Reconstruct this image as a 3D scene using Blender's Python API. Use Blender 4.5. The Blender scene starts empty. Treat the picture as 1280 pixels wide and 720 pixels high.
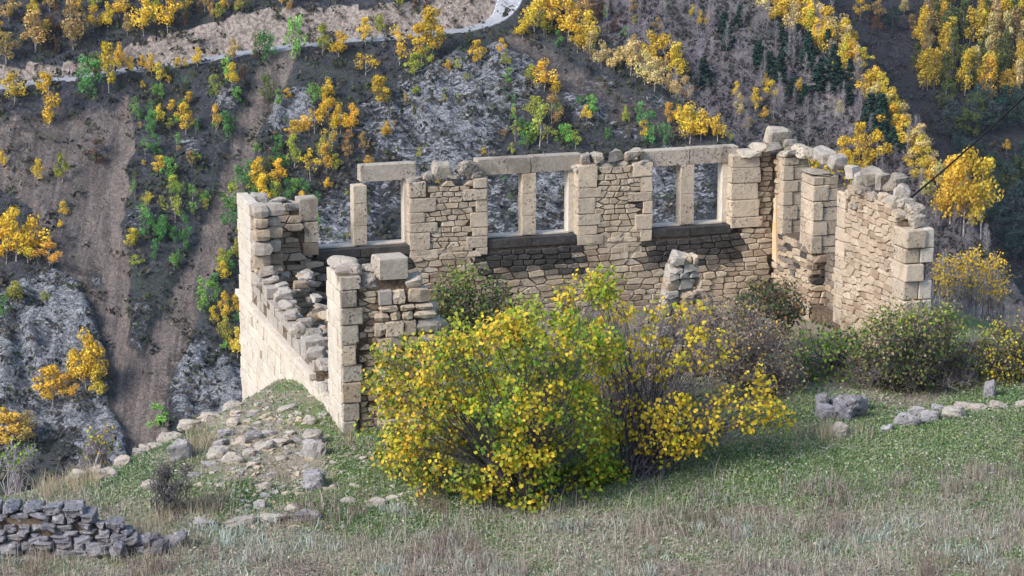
import bpy, math, random
import numpy as np
from mathutils import Vector, Matrix, Euler
from mathutils.bvhtree import BVHTree
random.seed(7); rng = np.random.default_rng(7)
sc = bpy.context.scene
COL = sc.collection

# ------------------------------------------------------------------ camera
F, PITCH, CZ = 2800.0, math.radians(13.0), 14.5
cam = bpy.data.cameras.new('camera'); cam_o = bpy.data.objects.new('camera', cam); COL.objects.link(cam_o)
cam.sensor_width = 36; cam.lens = 36*F/1280; cam.clip_start = .5; cam.clip_end = 5000
cam_o.location = (0, 0, CZ); cam_o.rotation_euler = (math.pi/2-PITCH, 0, 0)
sc.camera = cam_o
# ------------------------------------------------------------------ light
SUN_EL, SUN_AZ = math.radians(38), math.radians(232)      # azimuth clockwise from +Y
world = bpy.data.worlds.new('World'); sc.world = world; world.use_nodes = True
wn = world.node_tree.nodes; bg = wn['Background']
sky = wn.new('ShaderNodeTexSky'); sky.sky_type = 'NISHITA'; sky.sun_disc = False
sky.sun_elevation = SUN_EL; sky.sun_rotation = SUN_AZ; sky.dust_density = 1.0; sky.air_density = 1.0
world.node_tree.links.new(sky.outputs[0], bg.inputs[0]); bg.inputs[1].default_value = .125
sun = bpy.data.lights.new('sun', 'SUN'); sun.energy = 1.95; sun.angle = math.radians(20); sun.color = (1, .965, .925)
sun_o = bpy.data.objects.new('sun', sun); COL.objects.link(sun_o)
sd = Vector((math.sin(SUN_AZ)*math.cos(SUN_EL), math.cos(SUN_AZ)*math.cos(SUN_EL), math.sin(SUN_EL)))
sun_o.rotation_euler = sd.to_track_quat('Z', 'Y').to_euler()
sc.view_settings.view_transform = 'Standard'; sc.view_settings.look = 'None'
sc.view_settings.exposure = 1.22; sc.view_settings.gamma = 1
sc.render.engine = 'CYCLES'
sc.cycles.max_bounces = 5; sc.cycles.diffuse_bounces = 3; sc.cycles.transparent_max_bounces = 6
try: sc.cycles.use_denoising = True
except Exception: pass

# ------------------------------------------------------------------ maths helpers
cp, sp = math.cos(PITCH), math.sin(PITCH)
def ray(u, v):
    u -= 640; v -= 360
    return np.array([u, F*cp - v*sp, -F*sp - v*cp])
def proj(P):
    P = np.asarray(P, float); q = P - np.array([0, 0, CZ])
    dep = q[..., 1]*cp - q[..., 2]*sp
    return 640 + F*q[..., 0]/dep, 360 - F*(q[..., 1]*sp + q[..., 2]*cp)/dep, dep
def at_y(u, v, y):
    r = ray(u, v); return np.array([0, 0, CZ]) + r*(y/r[1])
PHI = math.radians(17.5)
OB = np.array([-6.9036, 56., 0.])
WV = np.array([math.cos(PHI), math.sin(PHI), 0]); DV = np.array([-math.sin(PHI), math.cos(PHI), 0])
def toB(x, y): return (x-OB[0])*WV[0]+(y-OB[1])*WV[1], (x-OB[0])*DV[0]+(y-OB[1])*DV[1]
def fromB(s, t, z=0): return OB + WV*s + DV*t + np.array([0, 0, z])
def onT(u, v, t):
    r = ray(u, v); c = np.array([0, 0, CZ]); o = OB + DV*t
    P = c + r*(((o-c)@DV)/(r@DV)); s, tt = toB(P[0], P[1]); return s, P[2]
def smooth(a, b, x):
    k = np.clip((x-a)/(b-a), 0, 1); return k*k*(3-2*k)
def _h(i, j, s):
    n = (i*374761393 + j*668265263 + s*974634777) & 0xffffffff
    n = ((n ^ (n >> 13))*1274126177) & 0xffffffff
    return ((n ^ (n >> 16)) & 0xffff)/65535.
def vnoise(x, y, s=0):
    x = np.asarray(x, float); y = np.asarray(y, float)
    i = np.floor(x).astype(np.int64); j = np.floor(y).astype(np.int64)
    fx = x-i; fy = y-j; fx = fx*fx*(3-2*fx); fy = fy*fy*(3-2*fy)
    return (_h(i, j, s)*(1-fx)+_h(i+1, j, s)*fx)*(1-fy)+(_h(i, j+1, s)*(1-fx)+_h(i+1, j+1, s)*fx)*fy
def fbm(x, y, s=0, o=4):
    r = 0; a = .5
    for k in range(o):
        r = r + a*(vnoise(x, y, s+k)-.5); x = x*2.03+5.1; y = y*2.03+1.7; a *= .5
    return r
def seg_mask(u, v, pts):
    """soft membership of pixels to a tapering polyline [(u,v,halfwidth)...]"""
    m = np.zeros_like(u)
    for (a, b) in zip(pts[:-1], pts[1:]):
        ax, ay, aw = a; bx, by, bw = b
        dx, dy = bx-ax, by-ay; L2 = dx*dx+dy*dy+1e-6
        k = np.clip(((u-ax)*dx+(v-ay)*dy)/L2, 0, 1)
        d = np.hypot(u-ax-k*dx, v-ay-k*dy); w = aw+(bw-aw)*k
        m = np.maximum(m, 1-smooth(.6, 1.25, d/w))
    return m
def polydist(x, y, pts):
    """signed distance to an open polyline, positive on its left-hand side"""
    best = np.full(np.shape(x), 1e9); sg = np.ones(np.shape(x))
    for (a, b) in zip(pts[:-1], pts[1:]):
        dx, dy = b[0]-a[0], b[1]-a[1]; L2 = dx*dx+dy*dy
        k = np.clip(((x-a[0])*dx+(y-a[1])*dy)/L2, 0, 1)
        d = np.hypot(x-a[0]-k*dx, y-a[1]-k*dy)
        cr = dx*(y-a[1])-dy*(x-a[0])
        up = d < best-1e-9
        best = np.where(up, d, best); sg = np.where(up, np.sign(cr), sg)
    return best*sg

# ------------------------------------------------------------------ mesh / object helpers
def mk_mesh(name, V, Fc, mats=(), col=None, smooth_=False, mi=None, attrs=None):
    me = bpy.data.meshes.new(name)
    V = np.asarray(V, np.float32)
    if isinstance(Fc, np.ndarray):
        n, k = Fc.shape
        me.vertices.add(len(V)); me.vertices.foreach_set('co', V.ravel())
        me.loops.add(n*k); me.loops.foreach_set('vertex_index', Fc.astype(np.int32).ravel())
        me.polygons.add(n); me.polygons.foreach_set('loop_start', np.arange(0, n*k, k, dtype=np.int32))
        me.polygons.foreach_set('loop_total', np.full(n, k, np.int32))
    else:
        me.from_pydata(V.tolist(), [], Fc)
    for m in mats: me.materials.append(m)
    if mi is not None: me.polygons.foreach_set('material_index', np.asarray(mi, np.int32))
    if smooth_: me.polygons.foreach_set('use_smooth', np.ones(len(me.polygons), bool))
    if col is not None:
        c = me.color_attributes.new('Col', 'FLOAT_COLOR', 'POINT')
        cc = np.ones((len(V), 4), np.float32); cc[:, :3] = col; c.data.foreach_set('color', cc.ravel())
    for k, a in (attrs or {}).items():
        at = me.attributes.new(k, 'FLOAT', 'POINT'); at.data.foreach_set('value', np.asarray(a, np.float32))
    me.update(calc_edges=True); me.validate()
    return me
def link(name, data, parent=None, loc=None, rot=None, scale=None, **props):
    o = bpy.data.objects.new(name, data); COL.objects.link(o)
    if parent is not None: o.parent = parent
    if loc is not None: o.location = [float(q) for q in loc]
    if rot is not None: o.rotation_euler = rot
    if scale is not None: o.scale = scale
    for k, v in props.items():
        if v is not None: o[k] = v
    return o
def thing(name, label, cat, loc=(0, 0, 0), rotz=0, group=None):
    return link(name, None, None, loc, (0, 0, rotz), None, label=label, category=cat, group=group)
class MB:
    def __init__(s): s.V = []; s.F = []; s.C = []
    def add(s, V, Fc, c=None):
        n = len(s.V); s.V += [tuple(q) for q in V]; s.F += [tuple(i+n for i in f) for f in Fc]
        if c is not None: s.C += [c]*len(V)
    def box(s, a, b):
        (x0, y0, z0), (x1, y1, z1) = a, b
        s.add([(x0,y0,z0),(x1,y0,z0),(x1,y1,z0),(x0,y1,z0),(x0,y0,z1),(x1,y0,z1),(x1,y1,z1),(x0,y1,z1)],
              [(0,3,2,1),(4,5,6,7),(0,1,5,4),(1,2,6,5),(2,3,7,6),(3,0,4,7)])
    def prism(s, prof, t0, t1, axis='y'):
        """profile [(a,z)...] extruded across the wall"""
        n = len(prof); f = (lambda a, t, z: (a, t, z)) if axis == 'y' else (lambda a, t, z: (t, a, z))
        V = [f(a, t0, z) for a, z in prof]+[f(a, t1, z) for a, z in prof]
        Fc = [tuple(range(n)), tuple(range(2*n-1, n-1, -1))]
        Fc += [(i, (i+1) % n, (i+1) % n+n, i+n) for i in range(n)]
        s.add(V, Fc)
    def tube(s, pts, r0, r1, n=5, c=None):
        pts = [Vector(p) for p in pts]; m = len(pts); V = []; Fc = []
        for i, p in enumerate(pts):
            d = (pts[min(i+1, m-1)]-pts[max(i-1, 0)]).normalized()
            a = d.orthogonal().normalized(); b = d.cross(a)
            r = r0+(r1-r0)*i/(m-1)
            for k in range(n):
                th = 2*math.pi*k/n; V.append(p+(a*math.cos(th)+b*math.sin(th))*r)
        for i in range(m-1):
            for k in range(n): Fc.append((i*n+k, i*n+(k+1) % n, (i+1)*n+(k+1) % n, (i+1)*n+k))
        s.add(V, Fc, c)
    def mesh(s, name, mats, smooth_=False):
        return mk_mesh(name, s.V, s.F, mats, np.array(s.C) if s.C else None, smooth_)

# ------------------------------------------------------------------ materials
class NT:
    def __init__(s, name, rough=.9):
        s.m = bpy.data.materials.new(name); s.m.use_nodes = True; s.t = s.m.node_tree; s.n = s.t.nodes
        s.b = s.n['Principled BSDF']; s.b.inputs['Roughness'].default_value = rough
        s.b.inputs['Specular IOR Level'].default_value = .2
    def L(s, a, b): s.t.links.new(a, b)
    def N(s, typ, **k):
        q = s.n.new(typ)
        for a, v in k.items(): setattr(q, a, v)
        return q
    def coord(s, which='Object'): return s.N('ShaderNodeTexCoord').outputs[which]
    def noise(s, vec, scale, detail=5, rough=.6, dist=0, off=0):
        if off:
            a = s.N('ShaderNodeVectorMath', operation='ADD'); s.L(vec, a.inputs[0]); a.inputs[1].default_value = (off, off*.7, off*1.3); vec = a.outputs[0]
        q = s.N('ShaderNodeTexNoise'); s.L(vec, q.inputs['Vector']); q.inputs['Scale'].default_value = scale
        q.inputs['Detail'].default_value = detail; q.inputs['Roughness'].default_value = rough; q.inputs['Distortion'].default_value = dist
        return q.outputs['Fac']
    def ramp(s, fac, a, b, lo=0, hi=1):
        q = s.N('ShaderNodeMapRange', interpolation_type='SMOOTHSTEP'); s.L(fac, q.inputs[0])
        for i, v in zip((1, 2, 3, 4), (a, b, lo, hi)): q.inputs[i].default_value = v
        return q.outputs[0]
    def attr(s, name):
        q = s.N('ShaderNodeAttribute'); q.attribute_name = name; return q
    def math(s, op, a, b=0.):
        q = s.N('ShaderNodeMath', operation=op)
        for i, v in enumerate((a, b)):
            if isinstance(v, (int, float)): q.inputs[i].default_value = v
            else: s.L(v, q.inputs[i])
        return q.outputs[0]
    def mix(s, fac, a, b, mode='MIX'):
        q = s.N('ShaderNodeMix', data_type='RGBA', blend_type=mode)
        for idx, v in ((0, fac), (6, a), (7, b)):
            if isinstance(v, (int, float)): q.inputs[idx].default_value = v
            elif isinstance(v, tuple): q.inputs[idx].default_value = (*v, 1)
            else: s.L(v, q.inputs[idx])
        return q.outputs[2]
    def bump(s, h, strength=.5, dist=.05):
        q = s.N('ShaderNodeBump'); q.inputs['Strength'].default_value = strength; q.inputs['Distance'].default_value = dist
        s.L(h, q.inputs['Height']); s.L(q.outputs[0], s.b.inputs['Normal'])
    def out(s, colr): s.L(colr, s.b.inputs['Base Color']); return s.m

def stone_mat(name, c1, c2, lich=.35, dark=(.05, .045, .045), light=(.55, .52, .47), lightamt=.35):
    k = NT(name, .92)
    geo = k.N('ShaderNodeNewGeometry').outputs['Position']
    rnd = k.N('ShaderNodeObjectInfo').outputs['Random']
    base = k.mix(rnd, c1, c2)
    # a second random hue per piece, warm to grey
    r2 = k.math('FRACT', k.math('MULTIPLY', rnd, 17.31))
    base = k.mix(k.math('MULTIPLY', r2, .5), base, tuple(.5*(a+b)*f for a, b, f in zip(c1, c2, (.82, .86, .93))))
    n7 = k.noise(geo, .8, 6, .7, .8, 17); base = k.mix(k.ramp(n7, .5, .66, 0, lich*1.5), base, k.mix(1., base, (.58, .56, .55), 'MULTIPLY'))
    n1 = k.noise(geo, 2.3, 6, .65, .3)
    base = k.mix(k.ramp(n1, .35, .7, 0, .5), base, tuple(q*.6 for q in c1))
    n2 = k.noise(geo, 7, 8, .7, .2, 3.1)
    base = k.mix(k.ramp(n2, .56, .66, 0, lightamt), base, light)
    n3 = k.noise(geo, 16, 8, .75, .5, 9)
    n4 = k.noise(geo, 1.3, 4, .6, 0, 5)
    f = k.math('MULTIPLY', k.ramp(n3, .52, .62), k.ramp(n4, .42, .62, .15, lich*2.2))
    base = k.mix(f, base, dark)
    h = k.math('ADD', k.math('MULTIPLY', n2, .7), k.math('MULTIPLY', n3, .5))
    n5 = k.noise(geo, 5, 6, .7, .6, 13); base = k.mix(k.ramp(n5, .36, .28, 0, .6), base, dark)
    k.bump(h, .9, .05)
    return k.out(base)
M = {}
M['ashlar'] = stone_mat('dressed_limestone', (.64, .51, .37), (.50, .40, .295), .55)
M['smooth'] = stone_mat('smooth_limestone', (.72, .62, .50), (.61, .52, .42), .2)
M['rubble'] = stone_mat('rubble_limestone', (.55, .43, .30), (.41, .31, .22), .4)
M['brown'] = stone_mat('stained_limestone', (.42, .31, .21), (.33, .24, .165), .35, lightamt=.2)
M['halfsoot'] = stone_mat('smoke_stained_limestone', (.20, .165, .13), (.27, .225, .18), .6, dark=(.03, .03, .03), lightamt=.2)
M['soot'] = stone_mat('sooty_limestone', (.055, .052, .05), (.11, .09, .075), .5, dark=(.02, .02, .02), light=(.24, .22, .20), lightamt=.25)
M['cap'] = stone_mat('lichened_limestone', (.50, .425, .33), (.33, .28, .225), .75, light=(.58, .53, .46), lightamt=.35)
M['rock'] = stone_mat('grey_field_stone', (.40, .36, .33), (.28, .265, .27), .5, dark=(.06, .06, .06), light=(.58, .56, .53), lightamt=.6)
M['drystone'] = stone_mat('mauve_grey_stone', (.31, .29, .295), (.19, .18, .19), .6, dark=(.03, .03, .035), light=(.52, .51, .52), lightamt=.75)
M['pale'] = stone_mat('pale_broken_stone', (.50, .43, .35), (.37, .325, .275), .4, light=(.60, .55, .48), lightamt=.35)
k = NT('earth_mortar', .95); g_ = k.N('ShaderNodeNewGeometry').outputs['Position']
n = k.noise(g_, 9, 8, .7); c = k.mix(k.ramp(n, .35, .65), (.07, .05, .036), (.19, .135, .09)); k.bump(n, .9, .05); M['mortar'] = k.out(c)
k = NT('ochre_plaster', .9); g_ = k.N('ShaderNodeNewGeometry').outputs['Position']
n = k.noise(g_, 3, 6, .6); M['plaster'] = k.out(k.mix(k.ramp(n, .3, .7), (.62, .40, .20), (.66, .52, .36)))
k = NT('bark', .95); g_ = k.N('ShaderNodeNewGeometry').outputs['Position']
n = k.noise(g_, 12, 5, .6); M['bark'] = k.out(k.mix(k.ramp(n, .35, .65), (.05, .045, .05), (.13, .115, .115)))
k = NT('pale_birch_bark', .9); g_ = k.N('ShaderNodeNewGeometry').outputs['Position']
n = k.noise(g_, 2.5, 5, .7); M['birch'] = k.out(k.mix(k.ramp(n, .4, .6), (.17, .155, .145), (.42, .39, .37)))
k = NT('grey_twigs', .95); oi = k.N('ShaderNodeObjectInfo').outputs['Random']; M['twig'] = k.out(k.mix(oi, (.19, .165, .175), (.36, .325, .33)))
k = NT('brown_twigs', .95); g_ = k.N('ShaderNodeNewGeometry').outputs['Position']; n = k.noise(g_, 6, 4, .6); M['browntwig'] = k.out(k.mix(k.ramp(n, .35, .65), (.10, .082, .08), (.24, .205, .20)))
k = NT('cable_rubber', .6); k.b.inputs['Base Color'].default_value = (.012, .012, .014, 1); M['cable'] = k.m
def leafy(name, src):
    k = NT(name, .75)
    if src == 'object': colr = k.N('ShaderNodeObjectInfo').outputs['Color']
    else: colr = k.attr('Col').outputs['Color']
    g_ = k.N('ShaderNodeNewGeometry').outputs['Position']
    if src == 'object':
        n = k.noise(g_, .9, 3, .6); colr = k.mix(k.ramp(n, .3, .7, 0, .55), colr, k.mix(1., colr, (.70, .68, .75), 'MULTIPLY'))
        at = k.attr('Col').outputs['Color']; colr = k.mix(1., colr, at, 'MULTIPLY')
    k.L(colr, k.b.inputs['Base Color'])
    tr = k.N('ShaderNodeBsdfTranslucent'); k.L(colr, tr.inputs[0])
    mx = k.N('ShaderNodeMixShader'); mx.inputs[0].default_value = .28
    k.L(k.b.outputs[0], mx.inputs[1]); k.L(tr.outputs[0], mx.inputs[2]); k.L(mx.outputs[0], k.n['Material Output'].inputs[0])
    return k.m
M['leaf_o'] = leafy('tree_foliage', 'object')
M['leaf_c'] = leafy('leaf_blades', 'attr')

# ------------------------------------------------------------------ ground (the ruin's terrace and the slope the camera stands on)
EDGE = [(-60, 30), (-30, 37.5), (-10.5, 42.5), (-8.9, 43.7), (-7.7, 45.3), (-6.7, 47.0), (-5.4, 50.2), (-4.2, 54.0), (-3.8, 57.5), (4, 60.4), (8.5, 62), (11.5, 58.5), (14, 54), (20, 51.5), (60, 50)]
def ground_z(x, y):
    x = np.asarray(x, float); y = np.asarray(y, float)
    z = .93+.05*(np.minimum(y, 46.5)-46)+.33*np.maximum(0, 36-y)
    z = z+.35*fbm(x*.22, y*.22, 11, 3)+.10*fbm(x*1.1, y*1.1, 15, 3)
    e = polydist(x, y, EDGE)
    dr = .055*np.clip(e+2.8, 0, 2.8)**2+.34*np.maximum(e, 0)+.22*np.clip(e, 0, 4)**2+1.1*np.maximum(e-4, 0)
    s, t = toB(x, y)
    inside = (s > .35) & (s < 15.2) & (t < .3)
    dr = np.where(inside & (t > -10.5), .75*smooth(-9.5, -5, t), dr)
    z = z-dr+np.where(e > 2, fbm(x*.3, y*.3, 21, 4)*np.minimum(e-2, 6)*.6, 0)
    return np.maximum(z, -120)
def gz(x, y): return float(ground_z(np.array([x]), np.array([y]))[0])
def G(u, v):
    """where the sight line through a photo point meets the terrace"""
    for k_ in range(40):                                # just over the brow: step down to it
        h = GROUND.ray_cast(Vector((0, 0, CZ)), Vector(ray(u, v)).normalized(), 75)
        if h[0] is not None: return np.array(h[0])
        v += 2
def offstones(u, v): return 1-.75*((np.abs(u-330) < 70) & (v > 488) & (v < 600))
def dgreen(x, y, u, v):
    s, t = toB(x, y); inside = (s > .4) & (s < 15.3) & (t > -10.6)
    a = smooth(-.10, .10, fbm(x*.45, y*.45, 71, 3)+.05)*smooth(40.3, 41.8, y)
    a = np.maximum(a, .9*seg_mask(u, v, [(1000, 590, 26), (1150, 560, 26), (1290, 530, 22)])); a = np.maximum(a, .95*seg_mask(u, v, [(380, 640, 20), (480, 655, 18), (560, 650, 14)])); a = np.maximum(a, .9*seg_mask(u, v, [(420, 560, 18), (450, 600, 24)]))
    a = np.maximum(a, .8*seg_mask(u, v, [(130, 615, 20), (180, 595, 20)])); a = np.maximum(a, seg_mask(u, v, [(840, 590, 24), (930, 575, 22), (990, 560, 20)]))
    e = polydist(x, y, EDGE)
    return np.clip(a+.15, 0, 1)*offstones(u, v)*(e < 1.2)*np.where(inside, .35, 1)
xs = np.concatenate([np.arange(-150, -16, 5.), np.arange(-16, 18, .2), np.arange(18, 151, 5.)])
ys = np.concatenate([np.arange(-40, 34, 2.5), np.arange(34, 64, .2), np.arange(64, 200, 4.)])
X, Y = np.meshgrid(xs, ys); Z = ground_z(X, Y)
def grid_faces(nx, ny):
    i = np.arange((ny-1)*(nx-1)); r = i//(nx-1); c_ = i % (nx-1); a = r*nx+c_
    return np.stack([a, a+1, a+nx+1, a+nx], 1)
k = NT('terrace_turf', .95); co = k.coord('Object')
n1 = k.noise(co, .55, 5, .65, .4); n2 = k.noise(co, 5, 6, .7, 0, 4); n3 = k.noise(co, 22, 6, .7, 0, 2)
gr = k.mix(k.ramp(n3, .35, .65), (.07, .11, .028), (.15, .19, .06))
dry = k.mix(k.ramp(n3, .35, .65), (.17, .14, .095), (.34, .29, .22))
earth = k.mix(k.ramp(n2, .35, .65), (.12, .10, .085), (.24, .20, .16))
c = k.mix(k.ramp(n1, .36, .5), gr, dry); c = k.mix(k.ramp(k.math('ADD', k.attr('turf').outputs['Fac'], k.math('MULTIPLY', k.math('SUBTRACT', n2, .5), 1.4)), .35, .7, 0, .85), c, gr); c = k.mix(k.ramp(n2, .56, .66, 0, .7), c, earth)
at = k.attr('cliff').outputs['Fac']; c = k.mix(at, c, k.mix(k.ramp(n2, .4, .6), (.10, .10, .09), (.34, .33, .31)))
k.bump(n2, .8, .08); M['ground'] = k.out(c)
cl = smooth(1.5, 5, polydist(X, Y, EDGE)).ravel()
me = mk_mesh('ground', np.stack([X.ravel(), Y.ravel(), Z.ravel()], 1), grid_faces(len(xs), len(ys)), [M['ground']], smooth_=True, attrs={'cliff': cl, 'turf': dgreen(X, Y, *proj(np.stack([X, Y, Z], -1))[:2]).ravel()})
link('ground', me, kind='structure')
GROUND = BVHTree.FromPolygons(np.stack([X.ravel(), Y.ravel(), Z.ravel()], 1).tolist(), grid_faces(len(xs), len(ys)).tolist())

# ------------------------------------------------------------------ opposite hillsides
def plane_hit(u, v, p0, gx, gy):
    r = ray(u, v); c = np.array([0, 0, CZ])
    # z = p0z + gx(x-p0x)+gy(y-p0y)
    k = (p0[2]+gx*(0-p0[0])+gy*(0-p0[1])-CZ)/(r[2]-gx*r[0]-gy*r[1])
    return c+r*k
ROAD = [(-30, 116), (0, 112), (50, 104), (100, 97), (150, 91), (200, 85), (250, 78), (300, 70), (345, 61), (400, 56), (450, 51), (500, 48), (550, 44), (590, 39), (618, 33), (638, 23), (650, 10), (657, -8), (655, -26)]
HILLS = {}
A0, AGX, AGY = (0, 300, -83), .02, .75
def dense(pts, n=6):
    out = []
    for a, b in zip(pts[:-1], pts[1:]):
        for i in range(n): out.append(tuple(a[j]+(b[j]-a[j])*i/n for j in range(len(a))))
    return out+[pts[-1]]
RP = np.array([plane_hit(u, v, A0, AGX, AGY) for u, v in dense(ROAD, 3)])
for _ in range(10): RP[1:-1] = (RP[:-2]+2*RP[1:-1]+RP[2:])/4
ROADW = 4.6
def road_near(x, y):
    """signed distance uphill of the road's outer edge and the road's height there"""
    best = np.full(np.shape(x), 1e9); sg = np.ones(np.shape(x)); zz = np.zeros(np.shape(x))
    for a, b in zip(RP[:-1], RP[1:]):
        dx, dy = b[0]-a[0], b[1]-a[1]; k_ = np.clip(((x-a[0])*dx+(y-a[1])*dy)/(dx*dx+dy*dy), 0, 1)
        d = np.hypot(x-a[0]-k_*dx, y-a[1]-k_*dy); up = d < best
        best = np.where(up, d, best); sg = np.where(up, np.sign(dx*(y-a[1])-dy*(x-a[0])), sg); zz = np.where(up, a[2]+k_*(b[2]-a[2]), zz)
    return best*sg, zz

def hill(name, p0, gx, gy, crest, kfall, rough, xr, yr, step, maskfn, mat, seed):
    A, Bp = plane_hit(*crest[0], p0, gx, gy), plane_hit(*crest[1], p0, gx, gy)
    xs = np.arange(xr[0], xr[1], step); ys = np.arange(yr[0], yr[1], step*1.15)
    X, Y = np.meshgrid(xs, ys)
    base = p0[2]+gx*(X-p0[0])+gy*(Y-p0[1])
    dx, dy = Bp[0]-A[0], Bp[1]-A[1]; L = math.hypot(dx, dy)
    sdist = (dx*(Y-A[1])-dy*(X-A[0]))/L                  # positive beyond the crest
    sdist = sdist+3*fbm(X*.06, Y*.06, seed+9, 3)
    Z = base-kfall*(np.sqrt(np.maximum(sdist+2, 0)**2+4)-2)*(sdist > -2)
    u, v, _ = proj(np.stack([X, Y, base], -1))
    masks = maskfn(u, v) if maskfn else {}
    Z = Z+rough*(fbm(X*.035, Y*.03, seed, 4)*5)
    rk = masks.get('rock', 0)
    n_ = fbm(X*.22+Y*.1, Y*.13-X*.06, seed+3, 4)
    n2_ = fbm(X*.09+Y*.05, Y*.12, seed+13, 4)
    Z = Z+(1-np.abs(n_)*5)*rk*2.2+(np.round(n2_*9)/9-n2_)*rk*5+fbm(X*.5, Y*.4, seed+5, 3)*1.1*rough
    Z = Z-masks.get('scree', 0)*1.2+masks.get('bank', 0)*.6
    if name == 'rocky_hillside':                        # bench the road into the slope, with a steep cut above it
        d, zr = road_near(X, Y); n3_ = fbm(X*.25, Y*.2, 77, 4)
        cut = zr+np.maximum(0, d-ROADW)*(3.0+3*n3_)
        up = (d > -.3) & (d < 16)
        masks['bank'] = np.maximum(masks['bank']*.8, np.where(up & (Z > cut-.2) & (d > ROADW-.4), 1., 0))
        Z = np.where(up & (d <= ROADW), zr, np.where(up, np.minimum(Z, cut), Z))
        Z = np.where((d <= -.3) & (d > -6), Z*(-d/6)+(zr+.75*d)*(1+d/6), Z)
    V = np.stack([X.ravel(), Y.ravel(), Z.ravel()], 1); Fc = grid_faces(len(xs), len(ys))
    me = mk_mesh(name, V, Fc, [mat], smooth_=True, attrs={q: np.broadcast_to(a, X.shape).ravel() for q, a in masks.items()})
    link(name, me, kind='structure')
    HILLS[name] = BVHTree.FromPolygons(V.tolist(), Fc.tolist())
def hit(u, v, names=('rocky_hillside', 'wooded_hillside', 'grove_hillside')):
    r = Vector(ray(u, v)).normalized(); best = None
    for nm in names:
        h = HILLS[nm].ray_cast(Vector((0, 0, CZ)), r)
        if h[0] is not None and (best is None or h[3] < best[1]): best = (h[0], h[3])
    return best

def masksA(u, v):
    du = 10*fbm(u*.03, v*.03, 50, 4); dv = 10*fbm(u*.03, v*.03, 60, 4)
    u = u+du*2; v = v+dv*2
    s = seg_mask(u, v, [(155, 120, 10), (152, 180, 16), (132, 235, 30), (125, 290, 32), (145, 350, 22), (140, 400, 18), (152, 440, 18), (168, 500, 30), (186, 560, 24)])
    s = np.maximum(s, .8*seg_mask(u, v, [(350, 66, 20), (322, 130, 22), (302, 190, 17), (276, 260, 20), (252, 330, 22), (222, 400, 22), (195, 470, 26), (182, 560, 24)]))
    s = np.maximum(s, .75*seg_mask(u, v, [(-20, 170, 10), (50, 268, 12), (100, 350, 12), (142, 425, 15)]))
    s = np.maximum(s, .62*seg_mask(u, v, [(-20, 190, 60), (70, 190, 62), (110, 260, 45), (115, 320, 26)]))
    s = np.maximum(s, .6*seg_mask(u, v, [(60, 140, 20), (125, 150, 30)]))
    s = np.maximum(s, .55*seg_mask(u, v, [(640, 55, 14), (720, 105, 26), (790, 145, 22), (870, 180, 14)]))
    b = seg_mask(u, v, [(-20, 92, 10), (60, 88, 12), (110, 78, 7), (200, 58, 14), (260, 45, 19), (320, 36, 19), (400, 32, 15), (500, 26, 15), (560, 22, 19), (610, 8, 20), (640, -20, 16)])
    r = np.zeros_like(u)
    for (x, y, R, a) in [(60, 420, 85, 1), (25, 490, 75, 1), (95, 362, 50, .9), (140, 560, 60, 1), (245, 480, 60, 1), (285, 505, 50, 1), (100, 500, 60, .9), (362, 148, 40, .9), (345, 130, 28, 1), (560, 140, 80, .9), (615, 120, 60, .9), (500, 165, 60, .8), (560, 190, 70, .8),
                         (530, 230, 50, .6), (660, 100, 40, .8), (430, 285, 50, .8), (35, 165, 40, .6), (700, 260, 70, .8), (640, 270, 60, .7), (840, 240, 70, .7), (470, 250, 50, .5), (285, 128, 16, 1), (240, 180, 20, .7), (175, 285, 25, .5), (160, 420, 40, .6), (740, 130, 40, .9), (800, 150, 40, .8)]:
        r = np.maximum(r, a*(1-smooth(.5, 1.3, np.hypot(u-x, (v-y)*1.1)/R)))
    r = r*(1-.8*s)
    g = np.clip(seg_mask(u, v, [(180, 100, 40), (210, 200, 50), (210, 300, 45)])*.8+seg_mask(u, v, [(680, 160, 60), (800, 190, 50)])*.8, 0, 1)
    return {'scree': s, 'bank': b, 'rock': r, 'green': g}
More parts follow.
